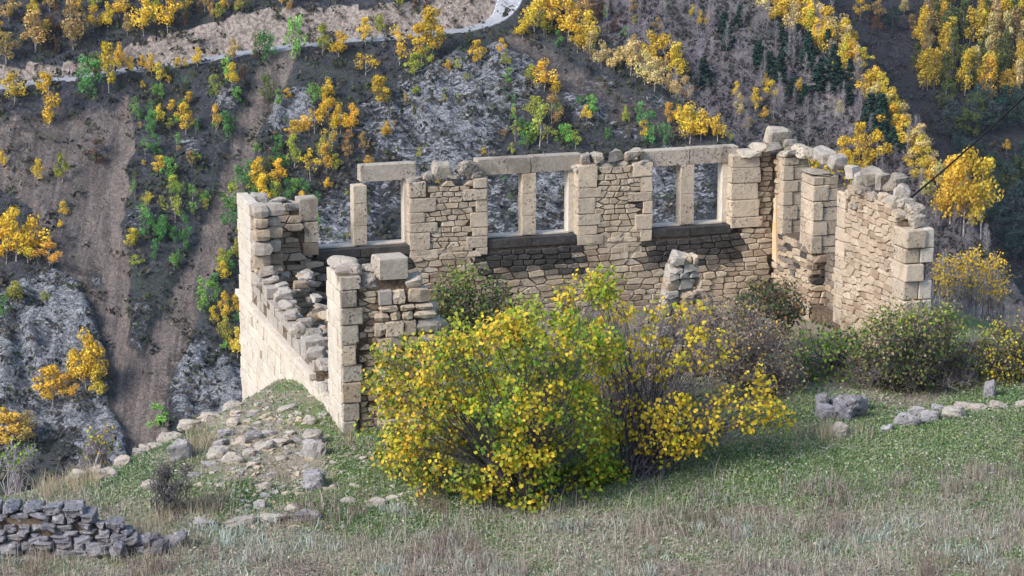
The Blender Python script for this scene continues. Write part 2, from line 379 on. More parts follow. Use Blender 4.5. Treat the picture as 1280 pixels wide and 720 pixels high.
def hill_mat(name, dark1, dark2, green, scree1, scree2, rock1):
    k = NT(name, .95); co = k.coord('Object')
    n0 = k.noise(co, .05, 5, .6, .5); n1 = k.noise(co, .32, 8, .72, .6, 3); n2 = k.noise(co, 1.6, 6, .7, .2, 8); n3 = k.noise(co, 4.5, 4, .7, 0, 1)
    a = {q: k.attr(q).outputs['Fac'] for q in ('scree', 'bank', 'rock', 'green')}
    c = k.mix(k.ramp(n1, .35, .65), dark1, dark2)
    c = k.mix(k.ramp(n2, .5, .66, 0, .8), c, tuple(q*1.9 for q in dark2))
    c = k.mix(k.ramp(n3, .56, .7, 0, .5), c, tuple(q*3. for q in dark2))
    c = k.mix(k.math('MULTIPLY', k.ramp(n0, .4, .62, .15, .9), k.ramp(n2, .4, .62)), c, green)
    # fractured pale rock
    w = k.N('ShaderNodeMapping'); k.L(co, w.inputs[0]); w.inputs['Rotation'].default_value = (0, .5, .4); w.inputs['Scale'].default_value = (.34, .8, .62)
    r1 = k.noise(w.outputs[0], .55, 9, .74, 1.2, 4); r2 = k.noise(w.outputs[0], 2.3, 7, .75, .8, 6)
    rm = k.math('ADD', k.math('MULTIPLY', r1, .6), k.math('MULTIPLY', r2, .5))
    rf = k.ramp(k.math('ADD', rm, k.math('MULTIPLY', a['rock'], .22)), .60, .72)
    rf = k.math('MULTIPLY', rf, k.ramp(a['rock'], .05, .5))
    c1_ = k.math('ABSOLUTE', k.math('SUBTRACT', k.noise(w.outputs[0], 1.1, 8, .7, 1.5, 12), .5))
    c2_ = k.math('ABSOLUTE', k.math('SUBTRACT', k.noise(co, 1.4, 6, .7, .8, 15), .5))
    crack = k.math('MULTIPLY', k.ramp(c1_, .004, .045, .1, 1), k.ramp(c2_, .0, .03, .35, 1))
    rockc = k.mix(k.ramp(r2, .36, .62), tuple(q*.28 for q in rock1), rock1)
    rockc = k.mix(k.ramp(n3, .55, .7, 0, .5), rockc, tuple(q*1.6 for q in rock1))
    rockc = k.mix(crack, (.05, .05, .056), rockc)
    c = k.mix(rf, c, rockc)
    sn = k.math('ADD', a['scree'], k.math('MULTIPLY', k.math('SUBTRACT', n1, .5), .9))
    st = k.mix(k.ramp(n2, .35, .65), scree1, scree2); mp = k.N('ShaderNodeMapping'); k.L(co, mp.inputs[0]); mp.inputs['Scale'].default_value = (1.1, .09, .09); n6 = k.noise(mp.outputs[0], .6, 6, .65, .6, 21)
    st = k.mix(k.ramp(n6, .42, .62, 0, .75), st, tuple(q*.5 for q in scree1)); st = k.mix(k.ramp(n3, .52, .68, 0, .6), st, tuple(q*1.5 for q in scree2)); st = k.mix(k.ramp(n3, .48, .34, 0, .6), st, tuple(q*.4 for q in scree1))
    c = k.mix(k.ramp(sn, .3, .75, 0, .95), c, st)
    bn = k.math('ADD', a['bank'], k.math('MULTIPLY', k.math('SUBTRACT', n1, .5), .9))
    bt = k.mix(k.ramp(n2, .4, .6), (.24, .19, .16), (.46, .39, .34))
    c = k.mix(k.ramp(bn, .35, .65), c, bt)
    h = k.math('ADD', n2, k.math('ADD', k.math('MULTIPLY', n1, 1.2), k.math('MULTIPLY', rf, .9)))
    k.bump(h, 1., .8)
    return k.out(c)
M['hillA'] = hill_mat('scrub_and_rock', (.026, .028, .037), (.068, .066, .076), (.048, .064, .04), (.15, .125, .115), (.27, .22, .19), (.40, .41, .44))
M['hillB'] = hill_mat('bare_wood_floor', (.085, .073, .085), (.19, .165, .175), (.065, .075, .06), (.24, .21, .21), (.36, .33, .32), (.3, .29, .3))
M['hillC'] = hill_mat('dark_wood_floor', (.03, .03, .036), (.065, .056, .062), (.04, .05, .04), (.22, .19, .18), (.3, .27, .26), (.3, .29, .3))
def masksB(u, v):
    s = seg_mask(u, v, [(990, 70, 10), (1010, 95, 16), (1035, 130, 18), (1060, 150, 12)])
    s = np.maximum(s, .5*seg_mask(u, v, [(760, 60, 10), (800, 100, 10), (880, 150, 16)]))
    return {'scree': s*.9, 'bank': 0*u, 'rock': .3*s, 'green': 0*u}
def masksC(u, v):
    s = .35*seg_mask(u, v, [(1140, -10, 14), (1120, 60, 12), (1100, 130, 10)])
    return {'scree': s, 'bank': 0*u, 'rock': 0*u, 'green': 0*u}
hill('rocky_hillside', A0, AGX, AGY, ((668, -25), (964, 196)), 2.3, 1, (-130, 130), (225, 420), .6, masksA, M['hillA'], 100)
hill('wooded_hillside', (42, 450, -46), .22, .66, ((1000, -25), (1262, 335)), 2.3, .8, (-40, 190), (330, 600), 1.3, masksB, M['hillB'], 200)
hill('grove_hillside', (120, 620, -62), -.05, .6, ((1800, -25), (1900, 330)), .5, 1.2, (40, 300), (420, 800), 2.2, masksC, M['hillC'], 300)
# valley floor below everything
vx = np.arange(-400, 401, 50.); vy = np.arange(-100, 851, 50.)
X, Y = np.meshgrid(vx, vy); Z = -125+6*fbm(X*.01, Y*.01, 5, 3)
link('valley_floor', mk_mesh('valley_floor', np.stack([X.ravel(), Y.ravel(), Z.ravel()], 1), grid_faces(len(vx), len(vy)), [M['hillC']], smooth_=True), kind='structure')

# road laid on its bench
mb = MB(); mln = MB(); N_ = len(RP); side = []
for i in range(N_):
    d = RP[min(i+1, N_-1)]-RP[max(i-1, 0)]; nrm = np.array([-d[1], d[0], 0]); side.append(nrm/np.linalg.norm(nrm))
for i in range(N_-1):
    def q(j, off, dz): return RP[j]+side[j]*off+np.array([0, 0, dz])
    mb.add([q(i, -.1, .12), q(i, ROADW-.2, .12), q(i+1, ROADW-.2, .12), q(i+1, -.1, .12)], [(0, 3, 2, 1)])
    mb.add([q(i, -.1, .12), q(i, -.35, -.5), q(i+1, -.35, -.5), q(i+1, -.1, .12)], [(0, 1, 2, 3)])
    for o_ in (.12, ROADW-.5): mln.add([q(i, o_, .135), q(i, o_+.14, .135), q(i+1, o_+.14, .135), q(i+1, o_, .135)], [(0, 3, 2, 1)])
k = NT('worn_asphalt', .8); n = k.noise(k.coord('Object'), 1.5, 5, .6); M['asphalt'] = k.out(k.mix(k.ramp(n, .3, .7), (.22, .225, .25), (.32, .325, .35)))
k = NT('road_paint', .7); k.b.inputs['Base Color'].default_value = (.55, .55, .55, 1); M['paint'] = k.m
link('road', mb.mesh('road', [M['asphalt']]), kind='structure')
link('road_edge_lines', mln.mesh('road_edge_lines', [M['paint']]), kind='structure')

# ------------------------------------------------------------------ the ruin
ruin = thing('ruined_building', 'roofless ruin of pale stone with empty window frames on the grassy terrace', 'ruined building', OB, PHI)
def rough_box(seed, jit=.12, rnd=.2):
    r = np.random.default_rng(seed); V = []; idx = {}; Fc = []
    for ax in range(3):
        for sg in (-1, 1):
            g = {}
            for a in (-1, 0, 1):
                for b in (-1, 0, 1):
                    p = [0, 0, 0]; p[ax] = sg; p[(ax+1) % 3] = a; p[(ax+2) % 3] = b; p = tuple(p)
                    if p not in idx: idx[p] = len(V); V.append(p)
                    g[a, b] = idx[p]
            for a in (-1, 0):
                for b in (-1, 0):
                    q = (g[a, b], g[a+1, b], g[a+1, b+1], g[a, b+1]); Fc.append(q if sg > 0 else q[::-1])
    V = np.array(V, float)
    ex = np.abs(V).sum(1, keepdims=True)
    V = V*np.where(ex > 2.5, 1-rnd, np.where(ex > 1.5, 1-rnd*.45, 1))+r.uniform(-jit, jit, V.shape)*(1, 1, 1)
    return V*.5, Fc
def block_box(seed, bev=.05, jit=.03):
    """squared block: three spans a side, worn edges and chipped corners"""
    r = np.random.default_rng(seed); g1 = [-1, -1+2.6*bev, 1-2.6*bev, 1]; V = []; idx = {}; Fc = []
    def vid(p):
        if p not in idx: idx[p] = len(V); V.append([g1[q] for q in p])
        return idx[p]
    for ax in range(3):
        for sg in (0, 3):
            for a in range(3):
                for b in range(3):
                    q = []
                    for da, db in ((0, 0), (1, 0), (1, 1), (0, 1)):
                        p = [0, 0, 0]; p[ax] = sg; p[(ax+1) % 3] = a+da; p[(ax+2) % 3] = b+db; q.append(vid(tuple(p)))
                    Fc.append(tuple(q) if sg else tuple(q[::-1]))
    keys = list(idx); V = np.array(V, float)
    ends = np.array([sum(c in (0, 3) for c in p) for p in keys])
    ch = r.uniform(.2, 1.6, len(V))
    V *= (1-np.where(ends == 3, bev*1.3*ch, np.where(ends == 2, bev*.55*ch, 0)))[:, None]
    cr = r.uniform(-jit*1.3, jit*1.3, (8, 3))
    for i, p in enumerate(V): V[i] += cr[int(p[0] > 0)*4+int(p[1] > 0)*2+int(p[2] > 0)]
    V += r.uniform(-jit*.7, jit*.7, V.shape)
    return V*.5, Fc
def angular_rock(seed, sub=0, planes=13, soft=.25, boxy=.55, bev=.09, rug=.34):
    """broken stone: hull of scattered points, edges chipped, optionally subdivided and weathered"""
    import bmesh
    r = np.random.default_rng(seed); P = []
    for sx in (-1, 1):
        for sy in (-1, 1):
            for sz in (-1, 1):
                if r.random() < .8: P.append(np.array([sx, sy, sz])*r.uniform(boxy, .95, 3))
    for i in range(8): P.append(unit_(r.normal(size=3))*r.uniform(.85, 1.05))
    bm = bmesh.new()
    for p in P: bm.verts.new(p)
    res = bmesh.ops.convex_hull(bm, input=bm.verts)
    bmesh.ops.delete(bm, geom=[v for v in bm.verts if not v.link_faces], context='VERTS')
    bmesh.ops.dissolve_limit(bm, angle_limit=.25, verts=bm.verts, edges=bm.edges)
    bmesh.ops.bevel(bm, geom=list(bm.edges), offset=bev, segments=1, profile=.5, affect='EDGES', clamp_overlap=True)
    bmesh.ops.triangulate(bm, faces=bm.faces)
    if sub:
        for q in range(sub): bmesh.ops.subdivide_edges(bm, edges=bm.edges, cuts=1, use_grid_fill=True)
        bmesh.ops.triangulate(bm, faces=bm.faces); bm.normal_update()
        V = np.array([v.co for v in bm.verts]); N = np.array([v.normal for v in bm.verts])
        n_ = fbm(V[:, 0]*2.2+V[:, 2]*1.3+seed, V[:, 1]*2.2+V[:, 2]*1.7, seed, 4)
        V = V+N*(n_*rug)[:, None]
    else:
        V = np.array([v.co for v in bm.verts])+r.normal(size=(len(bm.verts), 3))*.025
    bm.verts.index_update(); Fc = [tuple(v.index for v in f.verts) for f in bm.faces]; bm.free()
    return V*.5/np.abs(V).max(0), Fc
def unit_(v): return v/np.linalg.norm(v)
RUB = [rough_box(100+i) for i in range(14)]; BLK = [block_box(200+i) for i in range(10)]; ROCK = [angular_rock(300+i, 1, boxy=.5, bev=.2, rug=.4) for i in range(12)]
KIND = {'rubble_stone': RUB, 'ashlar_block': BLK, 'cap_stone': ROCK}
SHARED = {}
def shared(kind, i, mat):
    key = (kind, i, mat)
    if key not in SHARED:
        V, Fc = KIND[kind][i]
        SHARED[key] = mk_mesh(kind, V, Fc, [M[mat]], smooth_=(kind == 'cap_stone' and False))
    return SHARED[key]
STONES = []   # (parent part, kind, variant, material, loc, rot, scale, pixel area)
def stone(par, kind, mat, c, size, rot=(0, 0, 0), geo=None):
    P_ = fromB(c[0], c[1], c[2]); u, v, dep = proj(P_)
    sc_ = F/dep; area = max(size[0], size[1]*.35)*size[2]*sc_*sc_
    STONES.append((par, kind, random.randrange(len(KIND[kind])), mat, c, rot, size, area, geo))
def jit(a): return tuple(random.uniform(-a, a) for _ in range(3))
def clip(poly, nx, nz, d):
    """keep the side of a polygon where nx*a+nz*z <= d"""
    out = []
    for (a0, z0), (a1, z1) in zip(poly, poly[1:]+poly[:1]):
        e0, e1 = nx*a0+nz*z0-d, nx*a1+nz*z1-d
        if e0 <= 0: out.append((a0, z0))
        if (e0 < 0) != (e1 < 0) and abs(e0-e1) > 1e-9:
            k_ = e0/(e0-e1); out.append((a0+(a1-a0)*k_, z0+(z1-z0)*k_))
    return out
def rubble(par, axis, a0, a1, z0, top, fixed, sgn, matfn, ok=None, hr=(.13, .27), wr=(.2, .55), depth=.3, proud=.03):
    """interlocked rubble on a face: each stone is one irregular cell, chamfered, with open joints.
    axis 's' runs along the rear wall, 't' along the side walls; sgn = the direction the face looks"""
    ztop = max(top(x) for x in np.linspace(a0, a1, 30)); pts = []; z = z0-.1
    while z < ztop+.2:
        h = random.uniform(*hr)*.88; a = a0-random.uniform(0, .4)
        while a < a1+.3:
            w = random.uniform(*wr); 
            if h > .19 and random.random() < .3:
                pts += [(a+w/2+random.gauss(0, .03), z+h*.25), (a+w/2+random.gauss(0, .03), z+h*.78)]
            else: pts.append((a+w/2, z+h/2+random.gauss(0, h*.10)+.03*math.sin(a*1.7+z*5)))
            a += w
        z += h
    P_ = np.array(pts); ST = 2.7                       # distances count more up and down, so the cells lie flat
    for i, (a, z) in enumerate(pts):
        if not (a0 <= a <= a1 and z >= z0-.05 and z < top(a)-.05): continue
        if ok is not None and not ok(a, z): continue
        poly = [(a0, z0-.1), (a1, z0-.1), (a1, ztop+.05), (a0, ztop+.05)]
        poly = [(max(a0, a-.6), z-.4), (min(a1, a+.6), z-.4), (min(a1, a+.6), z+.4), (max(a0, a-.6), z+.4)]
        dd = (P_[:, 0]-a)**2+((P_[:, 1]-z)*ST)**2
        for k_ in np.argsort(dd)[1:22]:
            b, y = pts[k_]; nx, nz = b-a, (y-z)*ST*ST; ln = math.hypot(nx, nz)
            m = nx*(a+b)/2+nz*(z+y)/2
            poly = clip(poly, nx, nz, m-ln*random.uniform(.004, .012))
            if len(poly) < 3: break
        if len(poly) < 3: continue
        q = [poly[0]]                                   # drop near-double corners
        for p in poly[1:]:
            if math.hypot(p[0]-q[-1][0], p[1]-q[-1][1]) > .025: q.append(p)
        if len(q) > 3 and math.hypot(q[0][0]-q[-1][0], q[0][1]-q[-1][1]) < .025: q.pop()
        if len(q) < 3: continue
        ca = sum(p[0] for p in q)/len(q); cz = sum(p[1] for p in q)/len(q); n = len(q)
        wa = max(p[0] for p in q)-min(p[0] for p in q); hz = max(p[1] for p in q)-min(p[1] for p in q)
        if wa < .07 or hz < .05: continue
        pr = random.uniform(-.5, 1)*proud; tx, tz = random.gauss(0, .05), random.gauss(0, .05); ins = min(.022, hz*.14)
        V = []
        for ring in range(3):
            for pa, pz in q:
                da, dz = pa-ca, pz-cz; ln = math.hypot(da, dz)+1e-6
                if ring == 0:
                    f = max(.4, 1-ins*random.uniform(.6, 1.7)/ln); off = pr+tx*da+tz*dz+random.gauss(0, .004); da *= f; dz *= f
                elif ring == 1: off = pr-random.uniform(.02, .045)
                else: off = -depth; da *= .9; dz *= .9
                V.append((da, sgn*off, dz) if axis == 's' else (sgn*off, da, dz))
        Fc = [tuple(range(n))]
        for r_ in range(2): Fc += [(r_*n+k_, (r_+1)*n+k_, (r_+1)*n+(k_+1) % n, r_*n+(k_+1) % n) for k_ in range(n)]
        flip = (axis == 's') == (sgn > 0)
        if flip: Fc = [f[::-1] for f in Fc]
        c = (ca, fixed, cz) if axis == 's' else (fixed, ca, cz)
        sz = (wa, depth, hz) if axis == 's' else (depth, wa, hz)
        stone(par, 'rubble_stone', matfn(ca, cz), c, sz, geo=(V, Fc))
def courses(par, axis, a0, a1, z0, z1, f0, f1, hs, ws, mat='ashlar', gap=.010, top=None, jitter=.012):
    """squared blocks filling a0..a1 by z0..z1, through the wall from f0 to f1"""
    z = z0; k_ = 0
    while z < z1-.06:
        h = min(random.uniform(*hs), z1-z); h = h if z1-z-h > .12 else z1-z
        a = a0
        while a < a1-.02:
            w = random.uniform(*ws) if (a > a0 or k_ % 2) else random.uniform(*ws)*.6
            if a1-a-w < .16: w = a1-a
            m = a+w/2
            if top is None or z+h*.6 < top(m):
                j = random.uniform(-jitter, jitter); j2 = random.uniform(-jitter, jitter)
                c = (m, (f0+f1)/2+j, z+h/2) if axis == 's' else ((f0+f1)/2+j, m, z+h/2)
                sz = (w-gap, f1-f0, h-gap) if axis == 's' else (f1-f0, w-gap, h-gap)
                stone(par, 'ashlar_block', mat if isinstance(mat, str) else mat(m, z), c, sz, (random.gauss(0, .004), random.gauss(0, .006), random.gauss(0, .006)))
            a += w
        z += h; k_ += 1
def cap(par, mat, s, t, z, dx, dy, dz, rz=None):
    stone(par, 'cap_stone', mat, (s, t, z), (dx, dy, dz), (random.gauss(0, .1), random.gauss(0, .1), random.uniform(-.4, .4) if rz is None else rz))
def part(name, mb, mat, **p): return link(name, mb.mesh(name, [M[mat]]), ruin, **p)
def pick(*opts):
    r = random.random()*sum(w for _, w in opts)
    for m, w in opts:
        r -= w
        if r <= 0: return m
    return opts[-1][0]

TH = .62; SR = 14.77
# rear wall core
mb = MB()
mb.prism([(.6, -3.2), (SR+.6, -3.2), (SR+.6, 2.15), (.6, 2.15)], .07, .56)
mb.prism([(.1, 2.15), (1.75, 2.15), (1.7, 3.6), (1.2, 3.75), (.6, 3.8), (.1, 3.85)], .07, .56)
mb.prism([(4.75, 2.15), (6.3, 2.15), (6.3, 3.9), (4.75, 3.9)], .07, .56)
mb.prism([(9.3, 2.15), (10.95, 2.15), (10.95, 4.1), (9.3, 4.1)], .07, .56)
mb.prism([(13.8, 2.15), (SR+.55, 2.15), (SR+.55, 4.3), (13.8, 4.2)], .09, .56)
rear = part('rear_wall', mb, 'mortar')
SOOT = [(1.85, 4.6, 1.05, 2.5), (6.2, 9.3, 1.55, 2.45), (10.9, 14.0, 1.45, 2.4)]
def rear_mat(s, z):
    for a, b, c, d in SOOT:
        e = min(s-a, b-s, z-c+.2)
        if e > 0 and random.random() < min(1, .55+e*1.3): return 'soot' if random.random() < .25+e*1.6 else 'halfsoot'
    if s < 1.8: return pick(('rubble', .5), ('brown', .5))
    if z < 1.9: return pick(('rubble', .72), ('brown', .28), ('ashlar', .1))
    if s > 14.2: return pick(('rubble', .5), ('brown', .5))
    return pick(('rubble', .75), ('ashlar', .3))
lowtop = lambda s: 2.2
def left_top(s): return 3.75-.25*abs(math.sin(s*3.1))
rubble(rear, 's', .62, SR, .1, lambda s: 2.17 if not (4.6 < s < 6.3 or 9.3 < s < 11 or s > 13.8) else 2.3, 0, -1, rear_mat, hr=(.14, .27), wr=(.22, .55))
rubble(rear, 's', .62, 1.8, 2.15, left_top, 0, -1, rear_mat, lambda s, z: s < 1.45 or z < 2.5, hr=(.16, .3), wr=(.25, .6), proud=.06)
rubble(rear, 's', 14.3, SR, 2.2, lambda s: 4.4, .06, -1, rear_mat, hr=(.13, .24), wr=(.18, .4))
# piers between the windows
def pier(s0, s1, z0, z1, quoin_l, quoin_r, l_gap=.5):
    z = z0; k_ = 0
    rows = []
    while z < z1-.1:
        h = random.uniform(.22, .52); h = h if z1-z-h > .2 else z1-z
        wl = random.uniform(.42, .62) if k_ % 2 else random.uniform(.58, .9)
        if quoin_l:
            stone(rear, 'ashlar_block', 'ashlar', (s0+wl/2, .2, z+h/2), (wl-.01, .43, h-.012), jit(.008))
            stone(rear, 'ashlar_block', 'ashlar', (s0+.2, .50, z+h/2+random.uniform(-.04, .04)), (.4, .24, h-.02), jit(.008))
        rows.append((z, z+h, wl)); z += h; k_ += 1
    z = z0; k_ = 1; rr = []
    while z < z1-.1:
        h = random.uniform(.2, .48); h = h if z1-z-h > .2 else z1-z
        wl = random.uniform(.26, .42) if k_ % 2 else random.uniform(.45, .72)
        if quoin_r: stone(rear, 'ashlar_block', 'ashlar', (s1-wl/2, .28, z+h/2), (wl-.01, .6, h-.012), jit(.008))
        rr.append((z, z+h, wl)); z += h; k_ += 1
    def clear(s, zz):
        for a, b, w in rows:
            if a-.05 <= zz <= b+.05 and s < s0+(w if quoin_l else 0)-.07: return False
        for a, b, w in rr:
            if a-.05 <= zz <= b+.05 and s > s1-(w if quoin_r else 0)+.07: return False
        return True
    rubble(rear, 's', s0+.02, s1-.02, z0, lambda s: z1-.05, .012, -1, rear_mat, clear, hr=(.12, .25), wr=(.18, .42), proud=.012)
pier(4.43, 6.56, 2.02, 4.08, True, True)
pier(9.07, 11.21, 2.1, 4.28, True, True)
z = 2.3
for h, w in ((.3, .95), (.48, .84), (.46, .78), (.44, .85), (.36, .83)):
    stone(rear, 'ashlar_block', 'ashlar', (13.5+w/2, .24, z+h/2), (w-.01, .55, h-.012), jit(.008)); z += h
# end jamb on the left of the open window
for z0, h, w, m in ((2.3, .34, .42, 'brown'), (2.64, .56, .38, 'ashlar'), (3.2, .6, .5, 'cap')):
    stone(rear, 'ashlar_block', m, (2.02-w/2, .3, z0+h/2), (w, .56, h-.012), jit(.01))
# window frames: lintels, mullions, sills
def frame_block(name, s0, s1, t0, t1, z0, z1, mat, v, parent=None, **p):
    V, Fc = block_box(900+v, .03 if s1-s0 < 1 else .02, .012)
    V = V*(s1-s0, t1-t0, z1-z0)
    me = mk_mesh(name, V, Fc, [M[mat]])
    return link(name, me, parent or ruin, ((s0+s1)/2, (t0+t1)/2, (z0+z1)/2), **p)
frame_block('lintel', 3.21, 4.70, .25, .66, 4.11, 4.53, 'cap', 1, label='single short lintel over the left window')
frame_block('lintel', 6.36, 7.84, .25, .66, 4.11, 4.53, 'cap', 2)
frame_block('lintel', 7.86, 9.30, .25, .66, 4.115, 4.535, 'cap', 3)
frame_block('lintel', 10.94, 12.36, .25, .66, 4.09, 4.52, 'cap', 4)
frame_block('lintel', 12.38, 13.80, .25, .66, 4.10, 4.53, 'cap', 5)
vi = 10
for s0, s1 in ((3.0, 3.36), (7.6, 7.99), (12.13, 12.52)):
    zt = 4.10 if s0 > 3.1 else 4.02
    mu = MB(); zz = 2.43; first = True
    root = None
    for h in ((.52, .6, zt-2.43-1.12) if s0 < 12 else (.86, zt-2.43-.86)):
        vi += 1
        V, Fc = block_box(900+vi, .03, .012); V = V*(s1-s0, .36, h-.006)+((s0+s1)/2, .43, zz+h/2)
        mu.add(V, Fc); zz += h
    link('mullion', mu.mesh('mullion', [M['ashlar']]), ruin)
for s0, s1 in ((4.43, 4.66), (8.97, 9.2), (13.42, 13.62)):
    vi += 1; frame_block('window_jamb', s0-.06, s1, .30, .64, 2.42, 4.10, 'smooth', vi)
for s0, s1 in ((6.45, 6.66), (11.1, 11.28)):
    vi += 1; frame_block('window_jamb', s0, s1, .30, .64, 2.42, 4.10, 'smooth', vi)
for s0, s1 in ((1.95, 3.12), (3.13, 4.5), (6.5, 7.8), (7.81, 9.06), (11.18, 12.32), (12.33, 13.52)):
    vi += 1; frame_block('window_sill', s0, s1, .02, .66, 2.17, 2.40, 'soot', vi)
    frame_block('sill_ledge', s0+.02, s1-.02, .34, .70, 2.385, 2.44, 'smooth', vi+50)
# loose stones lying on the wall heads
for s, z, dx, dz in ((4.95, 4.2, .3, .2), (5.35, 4.33, .62, .42), (6.02, 4.36, .58, .46), (5.65, 4.14, .5, .14), (6.3, 4.18, .4, .2), (4.62, 4.12, .5, .12)):
    cap(rear, 'cap', s, .2, z, dx, .5, dz)
for s, z, dx, dz in ((9.35, 4.42, .3, .3), (9.67, 4.42, .3, .3), (10.1, 4.46, .62, .34), (10.7, 4.46, .62, .38), (9.3, 4.22, .8, .18), (10.35, 4.24, .5, .2), (10.95, 4.24, .4, .2), (9.95, 4.22, .4, .16)):
    cap(rear, 'cap', s, .22, z, dx, .5, dz)
for s, t, z, dx, dz in ((14.0, .1, 4.36, .7, .2), (14.35, .1, 4.5, .55, .24), (14.85, .15, 4.78, .82, .5), (14.6, .0, 4.5, .6, .25), (15.2, .1, 4.55, .6, .3), (15.05, -.2, 4.42, .5, .3)):
    cap(rear, 'cap', s, t, z, dx, .6, dz)
for s, z in ((.5, 3.85), (.95, 3.72), (1.3, 3.6)):
    cap(rear, 'pale', s, .2, z, .55, .5, .26)
# soot-stained rubble under the open window and debris at its foot is part of the rear wall courses above

# left side wall (outer face looks left), ledge and broken top
def ltop(t):
    if t > -1.1: return 3.95-.1*math.sin(t*5)
    if t > -8.4: return 2.25+(t+1.1)*.085+.10*math.sin(t*7)
    if t > -9.7: return 1.28+.12*math.sin(t*9)
    return 4.25
mb = MB()
mb.prism([(.6, -3.2), (.6, 3.7), (-.9, 3.7), (-1.0, 2.0), (-8.2, 1.45), (-8.5, 1.0), (-9.7, .95), (-9.8, 4.0), (-10.9, 4.05), (-10.9, -1.5)], .07, .55, 'x')
lw = part('side_wall', mb, 'mortar', label='left side wall with smooth outer face and a collapsed top')
def gline(t): return -3.2 if t > -4 else -1.5
courses(lw, 't', -9.75, .62, -2.6, 1.27, .0, .5, (.24, .34), (.4, .75), 'smooth', gap=.02, jitter=.016)
courses(lw, 't', -1.05, .62, 1.42, 3.95, .02, .3, (.3, .42), (.45, .8), 'smooth', gap=.016, jitter=.008)
courses(lw, 't', -11.0, -9.75, -.3, 4.2, .0, .34, (.26, .4), (.4, .7), 'smooth', gap=.012, jitter=.012)
courses(lw, 't', -8.4, -1.1, 1.42, 2.2, .06, .36, (.22, .3), (.35, .6), 'pale', gap=.012, jitter=.03, top=ltop)
rubble(lw, 't', -8.4, -1.1, 1.42, ltop, .58, 1, lambda t, z: pick(('rubble', .6), ('pale', .4)), hr=(.14, .24), wr=(.25, .5))
# toothed broken end above the ledge
z = 1.9
while z < 3.85:
    h = random.uniform(.22, .36)
    w = random.uniform(.34, .5)
    stone(lw, 'rubble_stone', pick(('pale', .6), ('rubble', .5)), (.27, -1.2+random.uniform(-.1, .15), z+h/2), (w, random.uniform(.35, .6), h-.01), jit(.05))
    stone(lw, 'rubble_stone', pick(('pale', .4), ('rubble', .6), ('brown', .3)), (.62, -1.0+random.uniform(-.1, .2), z+h/2), (random.uniform(.3, .5), .4, h-.02), jit(.06)); z += h
for i in range(26):
    t = -1.3-i*.275; cap(lw, pick(('pale', .7), ('cap', .3)), random.uniform(.15, .5), t, ltop(t)+.02, random.uniform(.35, .6), random.uniform(.3, .5), random.uniform(.18, .3))
for i in range(34):
    t = random.uniform(-9, -.8); cap(lw, pick(('pale', .5), ('rubble', .4), ('brown', .3)), random.uniform(.75, 1.3), t, 1.2+random.uniform(0, .75)+(t+9)*.07, random.uniform(.25, .5), random.uniform(.25, .5), random.uniform(.14, .28))
for i in range(10):
    t = -8.5-i*.13; cap(lw, 'pale', random.uniform(.1, .5), t, ltop(t)-.05, random.uniform(.3, .5), .4, random.uniform(.16, .26))
# moulded ledge along the left face
for i in range(7):
    t1 = .66-i*1.27; vi += 1
    frame_block('ledge_stone', -.09, .12, t1-1.265, t1, 1.28, 1.415, 'smooth', vi)

# front wall remnant with its tall corner
mb = MB()
mb.prism([(.1, -1.5), (2.0, -1.5), (1.95, 2.5), (1.75, 3.5), (1.35, 4.1), (.9, 4.1), (.6, 3.95), (.1, 4.0)], -10.92, -10.45)
fw = part('front_wall', mb, 'mortar', label='broken stub of the front wall at the left corner')
z = .3; k_ = 0
while z < 4.2:
    h = random.uniform(.26, .5); h = min(h, 4.25-z)
    if h < .15: break
    w = random.uniform(.28, .5)
    stone(fw, 'ashlar_block', pick(('ashlar', .4), ('cap', .6), ('rubble', .2)), (.01+w/2, -10.82, z+h/2), (w, .5, h-.015), jit(.012)); z += h
fm = lambda s, z: pick(('rubble', .6), ('brown', .5), ('ashlar', .2))
rubble(fw, 's', .42, .95, .3, lambda s: 4.0, -10.93, -1, fm, hr=(.12, .2), wr=(.15, .34), proud=.07)
def ftop(s): return 4.05 if s < 1.5 else 4.05-(s-1.5)*.55
z = .3
while z < 3.95:
    h = random.uniform(.14, .4)
    a = .78+random.uniform(-.08, .1); end = 2.12+.1*math.sin(z*5)-max(0, z-3.4)*.4
    while a < end-.1:
        w = min(random.uniform(.22, .62), end-a)
        if end-a-w < .18: w = end-a
        if z+h*.7 < ftop(a+w/2):
            stone(fw, 'ashlar_block' if h > .3 and random.random() < .3 else 'rubble_stone', pick(('ashlar', .7), ('pale', .3), ('rubble', .3)), (a+w/2, -10.82+random.uniform(-.04, .04), z+h/2), (w-.01, .5, (h-.008)), jit(.04))
        a += w
    z += h
stone(fw, 'ashlar_block', 'cap', (1.15, -10.75, 4.33), (.66, .5, .46), (0.03, .03, .12))
for s, t, z, dx, dz in ((.25, -10.75, 4.3, .62, .22), (.35, -10.3, 4.35, .5, .25), (.6, -10.8, 4.08, .55, .3), (.8, -10.5, 4.25, .4, .2), (.2, -10.0, 4.33, .5, .24), (1.65, -10.75, 4.0, .4, .24), (1.85, -10.7, 3.75, .35, .22), (2.0, -10.75, 3.4, .4, .2), (2.15, -10.8, 3.05, .42, .18), (2.1, -10.75, 2.6, .4, .25), (.75, -10.2, 4.15, .5, .25)):
    cap(fw, pick(('cap', .7), ('pale', .4)), s, t, z, dx, .5, dz)
rubble(fw, 't', -10.95, -10.5, .4, lambda t: 3.3, 2.05, 1, fm, hr=(.14, .26), wr=(.2, .4), proud=.06)

